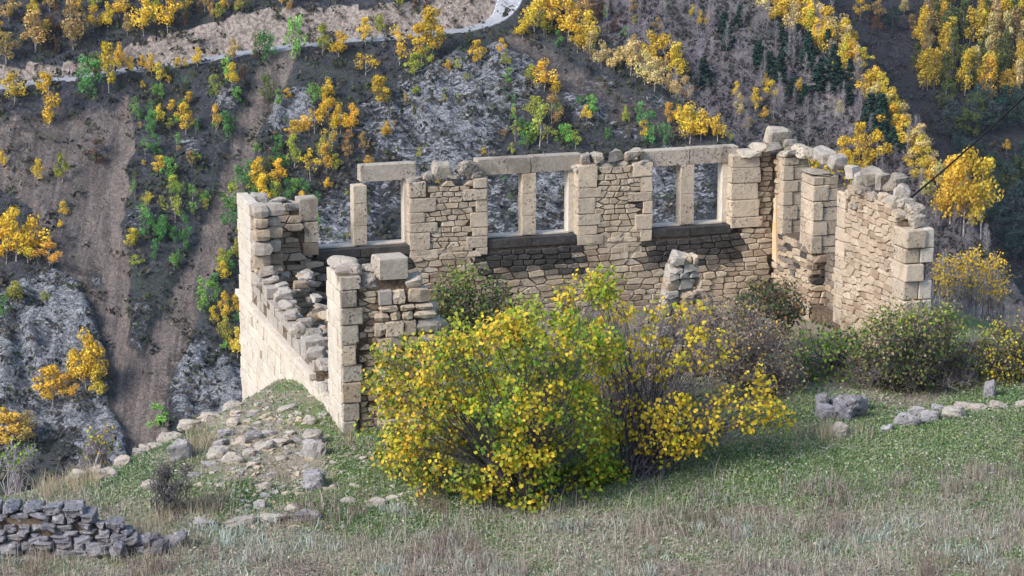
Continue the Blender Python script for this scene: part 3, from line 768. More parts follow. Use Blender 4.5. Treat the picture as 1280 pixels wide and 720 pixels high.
# right side wall: inner face looks left, door and window gaps, toothed head
def rtop(t):
    return float(np.interp(t, [-7.9, -7.4, -6.6, -5.6, -4.3], [3.7, 3.95, 4.2, 4.35, 4.3]))
mb = MB()
mb.prism([(.5, -3.2), (.5, 4.25), (-.5, 4.25), (-.5, 2.2), (-1.75, 2.2), (-1.8, 4.0), (-2.4, 4.0), (-2.45, .6), (-3.95, .6), (-3.98, 4.1), (-5.6, 4.15), (-6.6, 4.0), (-7.3, 3.75), (-7.75, 3.4), (-7.75, -3.2)], SR+.07, SR+.58, 'x')
mb.prism([(-3.98, -3.2), (-3.98, 1.95), (-3.2, 2.15), (-2.45, 2.0), (-2.45, -3.2)], SR+.42, SR+.56, 'x')
rw = part('side_wall', mb, 'mortar', label='right side wall with door and window gaps and grey loose stones on top')
rm = lambda t, z: pick(('soot', .4), ('halfsoot', .6)) if (-2.6 < t < -.5 and 1.2 < z < 2.3 and random.random() < .5) else pick(('rubble', .75), ('brown', .18), ('ashlar', .2))
rubble(rw, 't', -7.2, -4.35, .3, rtop, SR, -1, rm, hr=(.14, .28), wr=(.25, .6))
rubble(rw, 't', -2.5, 0, .3, lambda t: 2.15, SR, -1, rm, hr=(.13, .24), wr=(.25, .6))
rubble(rw, 't', -.4, 0, 2.2, lambda t: 4.3, SR, -1, rm, hr=(.13, .24), wr=(.15, .3))
def jamb(t0, t1, z0, z1, mat='ashlar', full=True, split=.36):
    """squared jamb stones: the inner face and the reveal that looks at the camera (t0)"""
    z = z0; k_ = 0
    while z < z1-.1:
        h = random.uniform(.3, .52); h = h if z1-z-h > .2 else z1-z
        q = split+(.1 if k_ % 2 else -.06)
        stone(rw, 'ashlar_block', mat, (SR+q/2, (t0+t1)/2, z+h/2), (q-.012, t1-t0, h-.012), jit(.008))
        if full:
            hh = 0
            while hh < h-.05:
                h2 = min(random.uniform(.18, .5), h-hh)
                stone(rw, 'ashlar_block', pick((mat, .8), ('rubble', .3)), (SR+q+(.74-q)/2, (t0+t1)/2+.02, z+hh+h2/2), (.74-q-.01, t1-t0-.04, h2-.012), jit(.01)); hh += h2
        z += h; k_ += 1
rubble(rw, 't', -3.95, -2.5, .2, lambda t: 2.1, SR+.40, -1, lambda t, z: pick(('brown', .7), ('halfsoot', .4), ('rubble', .3)), hr=(.14, .28), wr=(.25, .5), depth=.14)
jamb(-.6, -.25, 2.15, 4.3)
jamb(-2.5, -1.72, 2.0, 4.08)
rubble(rw, 's', SR+.02, SR+.62, .4, lambda s: 2.05, -2.5, -1, lambda s, z: pick(('rubble', .5), ('brown', .5), ('soot', .25)), hr=(.14, .3), wr=(.2, .5), proud=.08)
rubble(rw, 's', SR+.02, SR+.62, 2.1, lambda s: 2.1, -.6, -1, rm)
jamb(-4.4, -3.9, .5, 4.0, full=False, split=.4)
# end of the right wall
z = .6; k_ = 0
while z < 3.62:
    h = random.uniform(.36, .6); h = min(h, 3.7-z); w = .38 if k_ % 2 else .5
    stone(rw, 'ashlar_block', 'ashlar', (SR+w/2-.02, -7.5, z+h/2), (w, .62 if k_ % 2 else .8, h-.012), jit(.012))
    if not (k_ == 4): stone(rw, 'ashlar_block', pick(('ashlar', .7), ('smooth', .4)), (SR+w+(.74-w)/2, -7.52, z+h/2), (.72-w, .62, h-.012), jit(.012))
    z += h; k_ += 1
for t, s, z, dx, dy, dz in [(.1, 15.2, 4.55, .5, .8, .3), (-.6, 15.25, 4.45, .5, .9, .3), (-1.3, 15.3, 4.5, .5, .95, .34), (-2.0, 15.3, 4.55, .5, .9, .4), (-2.7, 15.35, 4.5, .5, 1., .42), (-3.4, 15.3, 4.35, .55, .9, .34), (-4.1, 15.35, 4.3, .5, .9, .4),
                            (-2.1, 15.05, 4.15, .85, .95, .14), (-.4, 15.0, 4.38, .6, .6, .2), (-4.5, 15.1, 4.35, .55, .8, .4), (-5.0, 15.2, 4.5, .6, .7, .45), (-5.6, 15.05, 4.5, .7, .8, .42), (-6.1, 15.25, 4.55, .6, .7, .5), (-6.6, 15.15, 4.4, .6, .6, .4), (-6.4, 14.95, 4.2, .5, .6, .26),
                            (-6.9, 15.1, 4.2, .5, .5, .3), (-7.2, 15.25, 4.1, .5, .5, .34), (-7.1, 14.9, 3.98, .4, .5, .22), (-7.5, 15.2, 3.85, .5, .5, .34), (-4.7, 14.9, 4.05, .45, .7, .26), (-5.2, 14.85, 4.2, .4, .6, .24), (-5.8, 14.85, 4.18, .4, .5, .22), (-4.9, 14.85, 3.75, .3, .5, .2)]:
    cap(rw, pick(('cap', .8), ('pale', .25)), s, t, z, dx, dy, dz)
for i in range(16):
    t = random.uniform(-7.3, -6.2); cap(rw, pick(('pale', .5), ('rubble', .6)), random.uniform(14.85, 15.2), t, rtop(t)-.05+random.uniform(-.15, .1), .3, .32, .18)
# strip of ochre plaster left in the corner
mb = MB(); mb.prism([(-.38, 1.35), (-.1, 1.4), (-.06, 2.2), (-.16, 3.1), (-.22, 3.2), (-.3, 2.2)], SR-.05, SR+.05, 'x')
part('plaster_strip', mb, 'plaster')

# make the stones: the largest of each kind singly, the rest joined per wall
bykind = {}
for q in STONES: bykind.setdefault(q[1], []).append(q)
for kind, L_ in bykind.items():
    L_.sort(key=lambda q: -q[7]); rest = {}
    for i, (par, kd, v, mat, c, rot, size, ar, geo) in enumerate(L_):
        if i < 295:
            if geo: link(kind, mk_mesh(kind, geo[0], geo[1], [M[mat]]), par, c)
            else: link(kind, shared(kind, v, mat), par, c, rot, size)
        else: rest.setdefault((par.name, mat), (par, []))[1].append((v, c, rot, size, geo))
    merged = {}
    for (pn, mat), (par, lst) in rest.items(): merged.setdefault(pn, (par, []))[1].append((mat, lst))
    for pn, (par, ml) in merged.items():
        V = []; Fc = []; MI = []; mats = []
        for mi_, (mat, lst) in enumerate(ml):
            mats.append(M[mat])
            for v, c, rot, size, geo in lst:
                n0 = len(V)
                if geo: W_ = np.array(geo[0])+np.array(c); bf = geo[1]
                else: bv, bf = KIND[kind][v]; R = np.array(Euler(rot).to_matrix()); W_ = (bv*size)@R.T+np.array(c)
                V += W_.tolist()
                Fc += [tuple(a+n0 for a in f) for f in bf]; MI += [mi_]*len(bf)
        link({'rubble_stone': 'small_rubble', 'ashlar_block': 'small_blocks', 'cap_stone': 'loose_chippings'}[kind], mk_mesh('small_stones', V, Fc, mats, mi=MI), par, kind='stuff')

# ------------------------------------------------------------------ trees on the hillsides
def leaf_quads(cen, nrm, size, asp=.7, droop=None, r=rng):
    """flat four-point leaves: centres, normals, sizes -> verts, faces"""
    n = len(cen); a = r.normal(size=(n, 3)); a -= nrm*(a*nrm).sum(1, keepdims=True)
    if droop is not None: a += droop; a -= nrm*(a*nrm).sum(1, keepdims=True)
    a /= np.linalg.norm(a, axis=1, keepdims=True)+1e-9
    b = np.cross(nrm, a); s = np.asarray(size).reshape(-1, 1)
    V = np.stack([cen-a*s, cen+b*s*asp, cen+a*s, cen-b*s*asp], 1).reshape(-1, 3)
    return V, np.arange(4*n).reshape(n, 4)
def unit(v): return v/(np.linalg.norm(v, axis=-1, keepdims=True)+1e-9)
def crown_mesh(name, seed, kind):
    r = np.random.default_rng(seed); C = []; Nn = []; T = []; S = []
    def clump(c, rad, n, size, flat=1., tint=1.):
        d = unit(r.normal(size=(n, 3))); rr = rad*r.uniform(.35, 1., (n, 1))**.6
        p = c+d*rr*(1, 1, flat); C.append(p); Nn.append(unit(d+r.normal(size=(n, 3))*.6)); S.append(r.uniform(.6, 1.2, n)*size)
        T.append(tint*r.uniform(.72, 1.2, (n, 1))*np.ones((1, 3)))
    if kind in ('birch', 'loose'):
        nc = 17 if kind == 'birch' else 12
        for i in range(nc):
            z = r.uniform(.30, .95); w = .30*math.sin(math.pi*min(1, (z-.18)/.82)**.8)+.05
            th = r.uniform(0, 6.28); q = r.uniform(.2, 1)*w
            clump(np.array([q*math.cos(th), q*math.sin(th), z]), r.uniform(.09, .15), 58 if kind == 'birch' else 32, .029, 1.1, r.uniform(.75, 1.15))
    elif kind == 'poplar':
        for i in range(22):
            z = r.uniform(.14, .97); w = .17*math.sin(math.pi*min(1, (z-.02)/.98)**.75)+.02
            th = r.uniform(0, 6.28); q = r.uniform(.2, 1)*w
            clump(np.array([q*math.cos(th), q*math.sin(th), z]), r.uniform(.07, .11), 46, .026, 1.5, r.uniform(.75, 1.15))
    elif kind == 'shrub':
        for i in range(16):
            z = r.uniform(.08, .85); w = .38*math.sqrt(max(.05, 1-((z-.35)/.62)**2))
            th = r.uniform(0, 6.28); q = r.uniform(.1, 1)*w
            clump(np.array([q*math.cos(th), q*math.sin(th), z]), r.uniform(.10, .17), 46, .03, 1., r.uniform(.7, 1.15))
    elif kind == 'round':
        for i in range(24):
            z = r.uniform(.2, .92); w = .42*math.sqrt(max(.05, 1-((z-.5)/.5)**2))
            th = r.uniform(0, 6.28); q = r.uniform(.3, 1)*w
            clump(np.array([q*math.cos(th), q*math.sin(th), z]), r.uniform(.10, .16), 44, .027, .9, r.uniform(.65, 1.2))
    elif kind == 'conifer':
        for i in range(11):
            z = .08+i*.082; w = .24*(1-z)+.015
            for j in range(7):
                th = r.uniform(0, 6.28)
                for q in (.45, .9): clump(np.array([q*w*math.cos(th), q*w*math.sin(th), z-q*w*.35]), .045+.04*(1-z), 11, .042, .6, r.uniform(.7, 1.2))
    cen = np.vstack(C); V, Fc = leaf_quads(cen, np.vstack(Nn), np.concatenate(S), .8, r=r)
    return mk_mesh(name, V, Fc, [M['leaf_o']], col=np.clip(np.repeat(np.vstack(T), 4, 0), 0, 1.3))
def trunk_mesh(seed, kind):
    r = np.random.default_rng(seed); mb = MB(); top = {'birch': .9, 'loose': .92, 'poplar': .9, 'shrub': .6, 'round': .75, 'conifer': .97}[kind]
    b = r.normal(size=3)*.03
    pts = [(b[0]*math.sin(3*i/6), b[1]*math.sin(2*i/6), -.04+(top+.04)*i/6) for i in range(7)]
    th_ = {'conifer': .014, 'shrub': .016}.get(kind, .015); mb.tube(pts, th_, .003, 5)
    for i in range(7 if kind != 'conifer' else 0):
        z = r.uniform(.25, .75)*top if kind != 'shrub' else r.uniform(.03, .2); a = r.uniform(0, 6.28); l = r.uniform(.12, .25)
        k_ = z/top*6; p = np.array(pts[int(k_)])
        mb.tube([p, p+np.array([math.cos(a)*l*.5, math.sin(a)*l*.5, l*.5]), p+np.array([math.cos(a)*l*.8, math.sin(a)*l*.8, l*1.1])], .007, .002, 4)
    return mb.mesh('trunk', [M['birch'] if kind in ('birch', 'loose', 'poplar') else M['bark']])
def bare_mesh(seed):
    r = np.random.default_rng(seed); tr = MB(); tw = MB(); b = r.normal(size=3)*.04
    pts = [np.array((b[0]*math.sin(3*i/6), b[1]*math.sin(2*i/6), -.03+1.*i/6)) for i in range(7)]
    tr.tube(pts, .008, .002, 4)
    for i in range(60):
        k_ = r.uniform(1.4, 5.9); p = pts[int(k_)]*(1-k_ % 1)+pts[min(6, int(k_)+1)]*(k_ % 1)
        a = r.uniform(0, 6.28); l = (1.25-k_/6)*.26*r.uniform(.5, 1.1); d = np.array([math.cos(a)*.8, math.sin(a)*.8, .7])*l
        tw.tube([p, p+d*.6+r.normal(size=3)*.01, p+d*1.1], .0034, .001, 3)
        for j in range(3):
            q = p+d*r.uniform(.3, 1); tw.tube([q, q+(d*.5+r.normal(size=3)*.05)], .0025, .001, 3)
    return tr.mesh('trunk', [M['twig']]), tw.mesh('branches', [M['twig']])
TPL = {kd: [(trunk_mesh(40+i, kd), crown_mesh('crown', 60+i*7, kd)) for i in range(4)] for kd in ('birch', 'loose', 'poplar', 'shrub', 'round', 'conifer')}
TPL['bare'] = [bare_mesh(80+i) for i in range(5)]
HUE = {'gold': (.82, .56, .06), 'yellow': (.80, .62, .08), 'pale': (.74, .58, .24), 'orange': (.74, .42, .08), 'ochre': (.52, .36, .13), 'brown': (.13, .075, .045), 'yg': (.42, .43, .07), 'green': (.12, .31, .085), 'bright': (.24, .48, .09), 'olive': (.15, .17, .05), 'dark': (.032, .075, .055), 'blue': (.075, .125, .105), 'slate': (.10, .125, .115), 'rust': (.34, .12, .04)}
COLWORD = {'gold': 'golden', 'yellow': 'yellow', 'pale': 'pale yellow', 'orange': 'orange', 'ochre': 'ochre', 'brown': 'dull brown', 'yg': 'yellow-green', 'green': 'green', 'bright': 'bright green', 'olive': 'olive green', 'dark': 'dark green', 'blue': 'blue-green', 'slate': 'grey-green', 'rust': 'rusty', 'none': 'grey'}
NAME = {'birch': ('birch_tree', 'birch tree'), 'loose': ('birch_tree', 'birch tree'), 'poplar': ('poplar_tree', 'poplar tree'), 'shrub': ('shrub', 'shrub'), 'round': ('broadleaf_tree', 'broadleaf tree'), 'conifer': ('pine_tree', 'pine tree'), 'bare': ('bare_tree', 'bare tree')}
TREES = []
def region(u, v):
    if u > 1120 and v < 125: return 'in the grove on the far upper slope'
    if u > 1170 and v < 320: return 'in the dark gully wood beyond the ruin'
    if u > 900 or (u > 700 and v < 70): return 'on the wooded hillside behind the ruin'
    road = float(np.interp(u, [p[0] for p in ROAD[:-3]], [p[1] for p in ROAD[:-3]]))
    if u < 660 and v < road-6: return 'above the cut bank of the road'
    if u < 660 and v < road+24: return 'along the lower side of the road'
    if u > 640: return 'near the crest of the rocky spur'
    if u < 130: return 'on the grey scree and rock at far left'
    if u < 300: return 'between the two scree chutes'
    return 'on the rocky slope above the ruin'
def tree(u, v, h, w, hue, kd=None, hills=('rocky_hillside', 'wooded_hillside', 'grove_hillside'), label=None):
    """a tree whose foot shows at (u, v) in the photo, h by w photo pixels large"""
    q = hit(u, v, hills)
    if q is None: return
    if kd is None: kd = 'birch' if hue in ('gold', 'yellow', 'pale', 'orange', 'ochre', 'yg') else 'shrub'
    _, _, dep = proj(np.array(q[0])); H = h*dep/F; Wd = w*dep/F
    nat = {'birch': .62, 'loose': .6, 'poplar': .42, 'shrub': .85, 'round': .95, 'conifer': .50, 'bare': .45}[kd]
    TREES.append((q[0], H, Wd/nat, hue, kd, u, v, label, w*h))
T = """8 82 36 26 ochre|45 65 45 34 ochre|92 62 55 30 ochre|117 40 28 18 gold|135 38 30 16 gold|160 45 25 14 ochre|180 45 45 26 gold|210 42 45 28 gold|42 22 22 16 gold|95 20 32 16 gold|68 40 34 20 brown|12 28 30 24 ochre|62 14 24 16 ochre|120 12 20 14 yg|150 22 26 20 gold|196 18 24 18 yg|232 24 24 14 olive|256 14 24 14 ochre|280 14 18 14 gold|300 18 20 12 ochre
18 130 35 25 gold|55 118 24 14 gold|62 156 56 22 gold poplar|110 120 50 36 green|136 116 54 24 gold|122 100 36 26 olive|150 86 28 16 gold|165 92 18 9 yellow|178 90 18 9 gold|189 95 24 12 gold|200 104 22 14 yellow|211 96 18 10 olive|222 88 14 10 gold|232 86 12 8 yellow|247 84 21 14 gold|291 78 26 13 ochre|285 106 36 20 bright|290 110 26 16 gold|268 119 26 20 yg shrub|295 127 20 15 bright|305 106 25 12 brown
200 126 22 15 bright|233 109 14 8 green|173 151 19 14 green|189 168 32 20 green|200 156 22 13 gold|215 141 14 12 gold|232 168 34 22 gold|213 164 14 11 yg|236 132 15 13 gold|270 166 30 14 orange|283 174 38 28 green|195 192 24 18 green|200 220 22 18 gold|212 228 32 20 bright|240 207 16 14 ochre|218 242 20 18 yg|78 229 32 15 yg|48 231 28 13 gold|4 211 20 10 gold|308 238 40 34 green|318 243 26 20 gold|122 203 28 28 brown shrub
20 326 58 40 gold|45 322 46 34 gold|8 330 40 28 gold|62 332 26 26 orange|35 330 30 24 yellow|80 272 18 13 gold|75 286 10 7 gold|186 256 14 10 gold|20 381 26 22 yg|5 397 30 20 green|57 379 14 11 yg|166 313 24 20 yellow|170 335 14 15 yg|187 302 38 30 green|205 304 36 20 green|218 304 22 12 green|219 278 32 20 yg loose|232 312 42 14 green|224 334 24 9 green|256 392 46 28 bright|276 326 14 8 orange|280 352 22 16 gold|278 336 22 16 yg|290 292 50 30 green|268 407 22 13 gold|282 402 32 16 gold|298 398 28 20 gold|283 432 32 18 yg|297 448 34 20 yellow|300 330 40 18 yg|292 268 34 18 yg
108 488 66 34 gold|94 488 44 24 gold|120 484 50 26 gold|66 506 42 38 gold|84 500 30 24 orange|122 500 34 20 yellow|72 480 16 12 gold|15 562 40 44 orange|36 556 36 30 ochre|4 534 22 14 gold|200 532 28 34 bright shrub
333 77 42 26 green|324 76 34 20 olive|371 76 56 25 bright|403 69 33 19 yg|424 72 28 25 gold|457 57 30 15 gold|476 46 25 14 yg|500 82 46 24 gold loose|527 76 40 30 gold|540 72 54 34 gold|533 82 20 14 yg|457 94 26 26 gold loose|518 99 28 18 yg|597 83 28 17 gold|560 91 14 10 gold|572 88 12 9 yg|627 69 18 10 gold|632 84 16 13 yg|635 103 18 14 bright|334 132 40 24 olive|348 129 18 12 bright|360 126 14 12 gold|393 130 28 20 bright|410 127 26 16 gold|475 134 34 28 gold|405 147 26 13 gold|412 162 34 22 gold|425 168 34 20 gold|440 167 32 20 gold|393 166 28 16 gold loose|380 170 22 16 gold|368 178 24 18 gold|415 190 34 18 gold loose|483 174 20 13 gold|455 192 24 14 ochre|405 202 28 20 yg|368 212 38 20 yg|388 226 34 20 gold loose|408 218 34 18 orange|420 218 22 14 yg|350 228 26 18 gold|372 242 20 18 bright|410 238 14 12 gold|435 200 22 12 ochre|460 208 12 13 orange|525 198 12 8 yg|605 196 10 7 gold|518 142 12 8 olive|520 120 12 10 yg|556 120 10 8 olive|436 178 14 9 orange|350 190 22 14 green|345 210 26 18 green|340 242 28 20 gold loose|325 240 38 22 gold|312 262 48 22 green|330 268 44 20 gold|345 262 30 18 yg|360 262 26 16 green|378 262 20 12 gold|395 258 16 10 green|395 285 18 14 bright|412 298 14 10 olive|440 303 18 8 gold|362 285 22 14 green|335 225 30 16 olive
690 40 50 36 gold|668 44 50 30 yellow|710 52 46 30 gold|735 60 40 24 yellow|676 22 40 30 gold|700 18 40 30 pale|730 30 34 28 ochre|653 48 20 22 gold|680 46 26 18 yg|722 66 30 20 gold|738 74 30 18 pale|752 86 30 20 pale|768 90 24 18 pale|680 114 34 28 gold|664 104 20 14 yg|695 120 16 14 gold|668 157 32 22 yg|690 160 36 20 ochre|674 186 54 26 yg loose|664 178 26 20 green|705 183 28 22 bright|684 180 22 18 yg loose|740 144 26 20 bright|733 152 18 14 gold|725 132 14 12 green|782 157 22 10 yg|800 156 30 14 green|812 178 40 26 green|832 182 28 15 green|836 158 26 16 orange|848 154 20 16 gold|862 180 44 30 gold|876 176 34 26 gold|897 178 30 20 gold|913 178 14 8 yg|860 172 34 24 yellow|805 170 20 18 yellow shrub|759 176 16 10 green
788 94 38 20 pale|806 106 36 24 pale|818 114 36 28 pale|812 86 40 26 gold|830 100 48 26 gold|846 104 44 24 gold|838 118 24 16 pale|796 86 30 18 pale|855 128 28 16 pale|844 124 20 12 pale|793 69 22 14 ochre|775 84 22 12 pale|640 195 14 8 yg|655 186 20 14 green|655 172 20 14 green"""
for row in T.replace('\n', '|').split('|'):
    f = row.split(); u, v, h, w = map(float, f[:4])
    tree(u, v, h*1.15, w*1.12, f[4], f[5] if len(f) > 5 else None)
R = np.random.default_rng(21)
for (u0, u1, v0, v1, n_) in ((168, 245, 100, 345, 26), (240, 300, 250, 440, 16), (318, 400, 180, 295, 14), (640, 740, 130, 190, 10), (660, 800, 20, 60, 6)):
    for i in range(n_):
        u, v = R.uniform(u0, u1), R.uniform(v0, v1)
        if float(masksA(np.array([u]), np.array([v]))['scree'][0]) < .35: tree(u, v, R.uniform(14, 26), R.uniform(10, 16), R.choice(['green', 'bright', 'green', 'yg']), R.choice(['shrub', 'loose']))
# low mixed growth above the road and small saplings on the slope
for i in range(34):
    u = R.uniform(-5, 640); v = float(np.interp(u, [p[0] for p in ROAD[:-3]], [p[1] for p in ROAD[:-3]]))-R.uniform(38, 75)
    if v > -12: tree(u, v+8, R.uniform(16, 30), R.uniform(9, 16), R.choice(['ochre', 'gold', 'brown', 'olive', 'yg']))
for i in range(70):
    u, v = R.uniform(150, 700), R.uniform(70, 250)
    s_ = float(masksA(np.array([u]), np.array([v]))['scree'][0])
    if s_ < .3: tree(u, v, R.uniform(7, 14), R.uniform(6, 10), R.choice(['green', 'olive', 'yg', 'ochre', 'gold', 'brown']), 'shrub')
B_ = ('wooded_hillside',); C_ = ('grove_hillside',)
for q in """972 48 24 15|982 72 28 15|996 50 18 12|1010 76 32 16|1017 88 22 14|1034 78 36 14|1041 92 32 14|1025 112 28 24|1045 112 36 20|1062 108 30 14|1080 120 22 14|975 104 30 20|962 92 24 16|1100 168 44 26|1088 158 36 22|1123 126 20 12|1130 182 26 14|1115 188 26 16|1185 216 30 16|1090 130 22 14|905 40 22 14|948 85 30 20|910 60 24 16|878 105 28 20|925 30 20 14|1005 130 22 14|990 120 20 14|1060 130 20 14""".split('|'):
    u, v, h, w = map(float, q.split()); tree(u, v, h*1.25, w*1.35, 'dark', 'conifer', B_)
for i in range(120):     # golden birches along the crest of the wooded hillside
    k_ = R.uniform(-.05, 1); u = float(np.interp(k_, [0, .25, .5, .75, 1], [985, 1042, 1090, 1142, 1215]))+R.uniform(-30, 12); v = float(np.interp(k_, [0, .25, .5, .75, 1], [8, 44, 92, 160, 262]))+R.uniform(-2, 22)
    tree(u, v, R.uniform(28, 42), R.uniform(20, 30), R.choice(['gold', 'pale', 'gold', 'yellow']), None, B_)
for q in """1052 212 40 26 gold|1074 208 54 26 gold|1095 212 48 28 gold|1080 222 34 22 gold|1064 222 30 18 yellow|920 124 22 12 gold|925 148 30 16 pale|944 142 32 14 gold|957 112 20 12 gold|955 150 16 12 gold|1000 120 22 14 gold|963 125 24 16 gold|875 34 20 9 gold|884 36 20 9 ochre|865 22 16 9 gold|935 165 18 14 gold|1050 145 20 12 pale|1047 60 14 12 rust|1085 42 18 14 ochre|790 20 22 12 ochre|822 40 18 10 ochre|770 40 26 20 brown|750 30 34 22 brown|735 14 30 22 rust|760 18 30 22 brown""".split('|'):
    f = q.split(); tree(*map(float, f[:4]), f[4], None, B_)
for q in """1192 290 84 34 gold|1210 296 96 40 gold|1232 300 92 40 gold|1252 306 80 34 gold|1176 270 60 28 pale|1222 270 60 34 yellow|1200 250 50 30 gold|1244 258 54 30 gold|1212 232 42 30 gold|1240 240 40 30 pale|1192 206 30 24 gold""".split('|'):
    f = q.split(); f = list(map(float, f[:4]))+[f[4]]; tree(f[0]-6, f[1], f[2]*1.1, f[3]*1.2, f[4], None, ('wooded_hillside', 'rocky_hillside'))
n = 0
while n < 240:           # leafless grey trees
    u, v = R.uniform(745, 1250), R.uniform(0, 330)
    ridge = float(np.interp(u, [650, 700, 760, 830, 900, 962, 1165, 1280], [-20, 40, 85, 125, 165, 196, 330, 400]))
    crest = float(np.interp(u, [1000, 1100, 1180, 1262], [-20, 80, 190, 335]))
    if u > 990 and v < crest+8: continue
    if v > ridge+12: continue
    tree(u, v, R.uniform(24, 46), R.uniform(8, 14), 'none', 'bare', B_); n += 1
for i in range(95):      # poplar grove on the far slope
    u, v = R.uniform(1142, 1290), R.uniform(8, 128)
    if v > 128-.0*u or u < 1150-(v-60)*.25: continue
    tree(u, v, R.uniform(38, 56), R.uniform(15, 24), R.choice(['gold', 'gold', 'yellow', 'ochre', 'olive', 'pale']), 'poplar', C_)
for i in range(85):      # dark broadleaf wood in the gully
    v = R.uniform(135, 330); u0 = float(np.interp(v, [120, 180, 330], [1150, 1185, 1265])); u = R.uniform(u0, 1300)
    tree(u, v, R.uniform(28, 46), R.uniform(28, 44), R.choice(['blue', 'slate', 'dark', 'blue', 'olive']), 'round', C_)
for q in """1232 128 22 18 orange round|1240 112 18 14 rust|1270 145 16 10 rust|1258 190 16 12 gold|1115 40 34 30 dark round|1098 24 24 20 ochre|1095 40 22 16 rust|1075 24 26 18 gold|1130 20 24 14 pale|1140 40 22 14 ochre""".split('|'):
    f = q.split(); tree(*map(float, f[:4]), f[4], f[5] if len(f) > 5 else None, C_ if float(f[0]) > 1105 else B_+C_)

SIZEW = lambda a: 'tall' if a > 1500 else ('small' if a < 330 else 'mid-sized')
groups = {}
for tinfo in TREES:
    p, H, Wd, hue, kd, u, v, label, ar = tinfo
    nm, cat = NAME[kd]; rg = region(u, v)
    r_ = random.random(); i = int(r_*len(TPL[kd]))
    if label is None:
        label = ('leafless grey tree with thin pale stems ' if kd == 'bare' else '%s %s %s ' % (SIZEW(ar), COLWORD[hue], cat))+rg
    o = thing(nm, label, cat, p, random.uniform(0, 6.28), cat.replace('tree', 'trees').replace('shrub', 'shrubs')+' '+rg)
    o.scale = (Wd, Wd, H)
    base = np.array(HUE.get(hue, (.2, .18, .18)))*random.uniform(.82, 1.15)*np.array([random.uniform(.92, 1.06), random.uniform(.92, 1.08), 1])
    for nm2, me_ in zip(('trunk', 'branches' if kd == 'bare' else 'crown'), TPL[kd][i]):
        c_ = link(nm2, me_, o)
        c_.color = (*base, 1)

# scrub tufts that clothe the slopes
def scatter_scrub(name, hills, n, ubox, vbox, size, hues, seed, ok=None):
    r = np.random.default_rng(seed); C = []; S = []; K = []
    for i in range(n):
        u, v = r.uniform(*ubox), r.uniform(*vbox)
        if ok and not ok(u, v, r): continue
        q = hit(u, v, hills)
        if q is None: continue
        s_ = r.uniform(*size); m = 9
        C.append(np.array(q[0])+r.normal(size=(m, 3))*s_*(.5, .5, .3)+(0, 0, s_*.3)); S += [s_*.36]*m
        K.append(np.repeat([np.array(hues[r.integers(len(hues))])*r.uniform(.6, 1.3)], m*4, 0)*r.uniform(.8, 1.2, (m*4, 1)))
    C = np.vstack(C); V, Fc = leaf_quads(C, unit(r.normal(size=C.shape)+(0, -.4, .5)), np.array(S)*r.uniform(.6, 1.3, len(S)), .6, r=r)
    link(name, mk_mesh(name, V, Fc, [M['leaf_c']], col=np.vstack(K)), kind='stuff')
def okA(u, v, r):
    m = masksA(np.array([u]), np.array([v])); return r.random() > float(m['scree'][0])*.95+float(m['bank'][0])*.5+float(m['rock'][0])*.45
scatter_scrub('hillside_scrub', ('rocky_hillside',), 5200, (-10, 1000), (-10, 620), (.5, 1.5), [(.05, .055, .035), (.075, .065, .05), (.035, .04, .036), (.10, .085, .06), (.06, .08, .035)], 5, okA)
scatter_scrub('wood_undergrowth', ('wooded_hillside', 'grove_hillside'), 5200, (700, 1290), (-10, 380), (.6, 1.5), [(.08, .065, .07), (.11, .09, .095), (.05, .055, .05), (.10, .075, .06), (.07, .08, .055)], 6)

# ------------------------------------------------------------------ shrubs round the ruin
def blade_leaves(cen, nrm, L_, wd, r, droop=(0, 0, -.6)):
    """folded pointed leaves of two quads each"""
    n = len(cen); a = unit(r.normal(size=(n, 3))*.8+np.array(droop)); nrm = unit(nrm-a*(nrm*a).sum(1, keepdims=True)); b = np.cross(nrm, a)
    L_ = np.asarray(L_).reshape(-1, 1); w = L_*wd
    p0 = cen; p3 = cen+a*L_
    l1 = cen+a*L_*.28+b*w*.5+nrm*w*.12; l2 = cen+a*L_*.62+b*w*.44+nrm*w*.10
    r1 = cen+a*L_*.28-b*w*.5+nrm*w*.12; r2 = cen+a*L_*.62-b*w*.44+nrm*w*.10
    V = np.stack([p0, r1, r2, p3, l2, l1], 1).reshape(-1, 3)
    k_ = np.arange(n)[:, None]*6
    return V, np.vstack([k_+np.array([[0, 1, 2, 3]]), k_+np.array([[0, 3, 4, 5]])])
LEAFPAL = {'gold': (.78, .50, .05), 'yellow': (.62, .46, .035), 'yg': (.34, .37, .035), 'green': (.11, .21, .03), 'bright': (.24, .37, .035), 'amber': (.66, .42, .05), 'olive': (.18, .185, .055), 'dkgreen': (.055, .09, .04), 'rusty': (.30, .14, .05), 'tan': (.36, .27, .16), 'grey': (.24, .22, .17), 'brown': (.12, .085, .06)}
LEAFMESH = []
for i in range(6):
    r_ = np.random.default_rng(500+i); V, Fc = blade_leaves(np.zeros((1, 3)), np.array([[0, -1., .3]]), [1.], .8+.1*i/6, r_, (0, 0, -3))
    LEAFMESH.append(mk_mesh('leaf', V, Fc, [M['leaf_o']], col=np.ones((len(V), 3))))
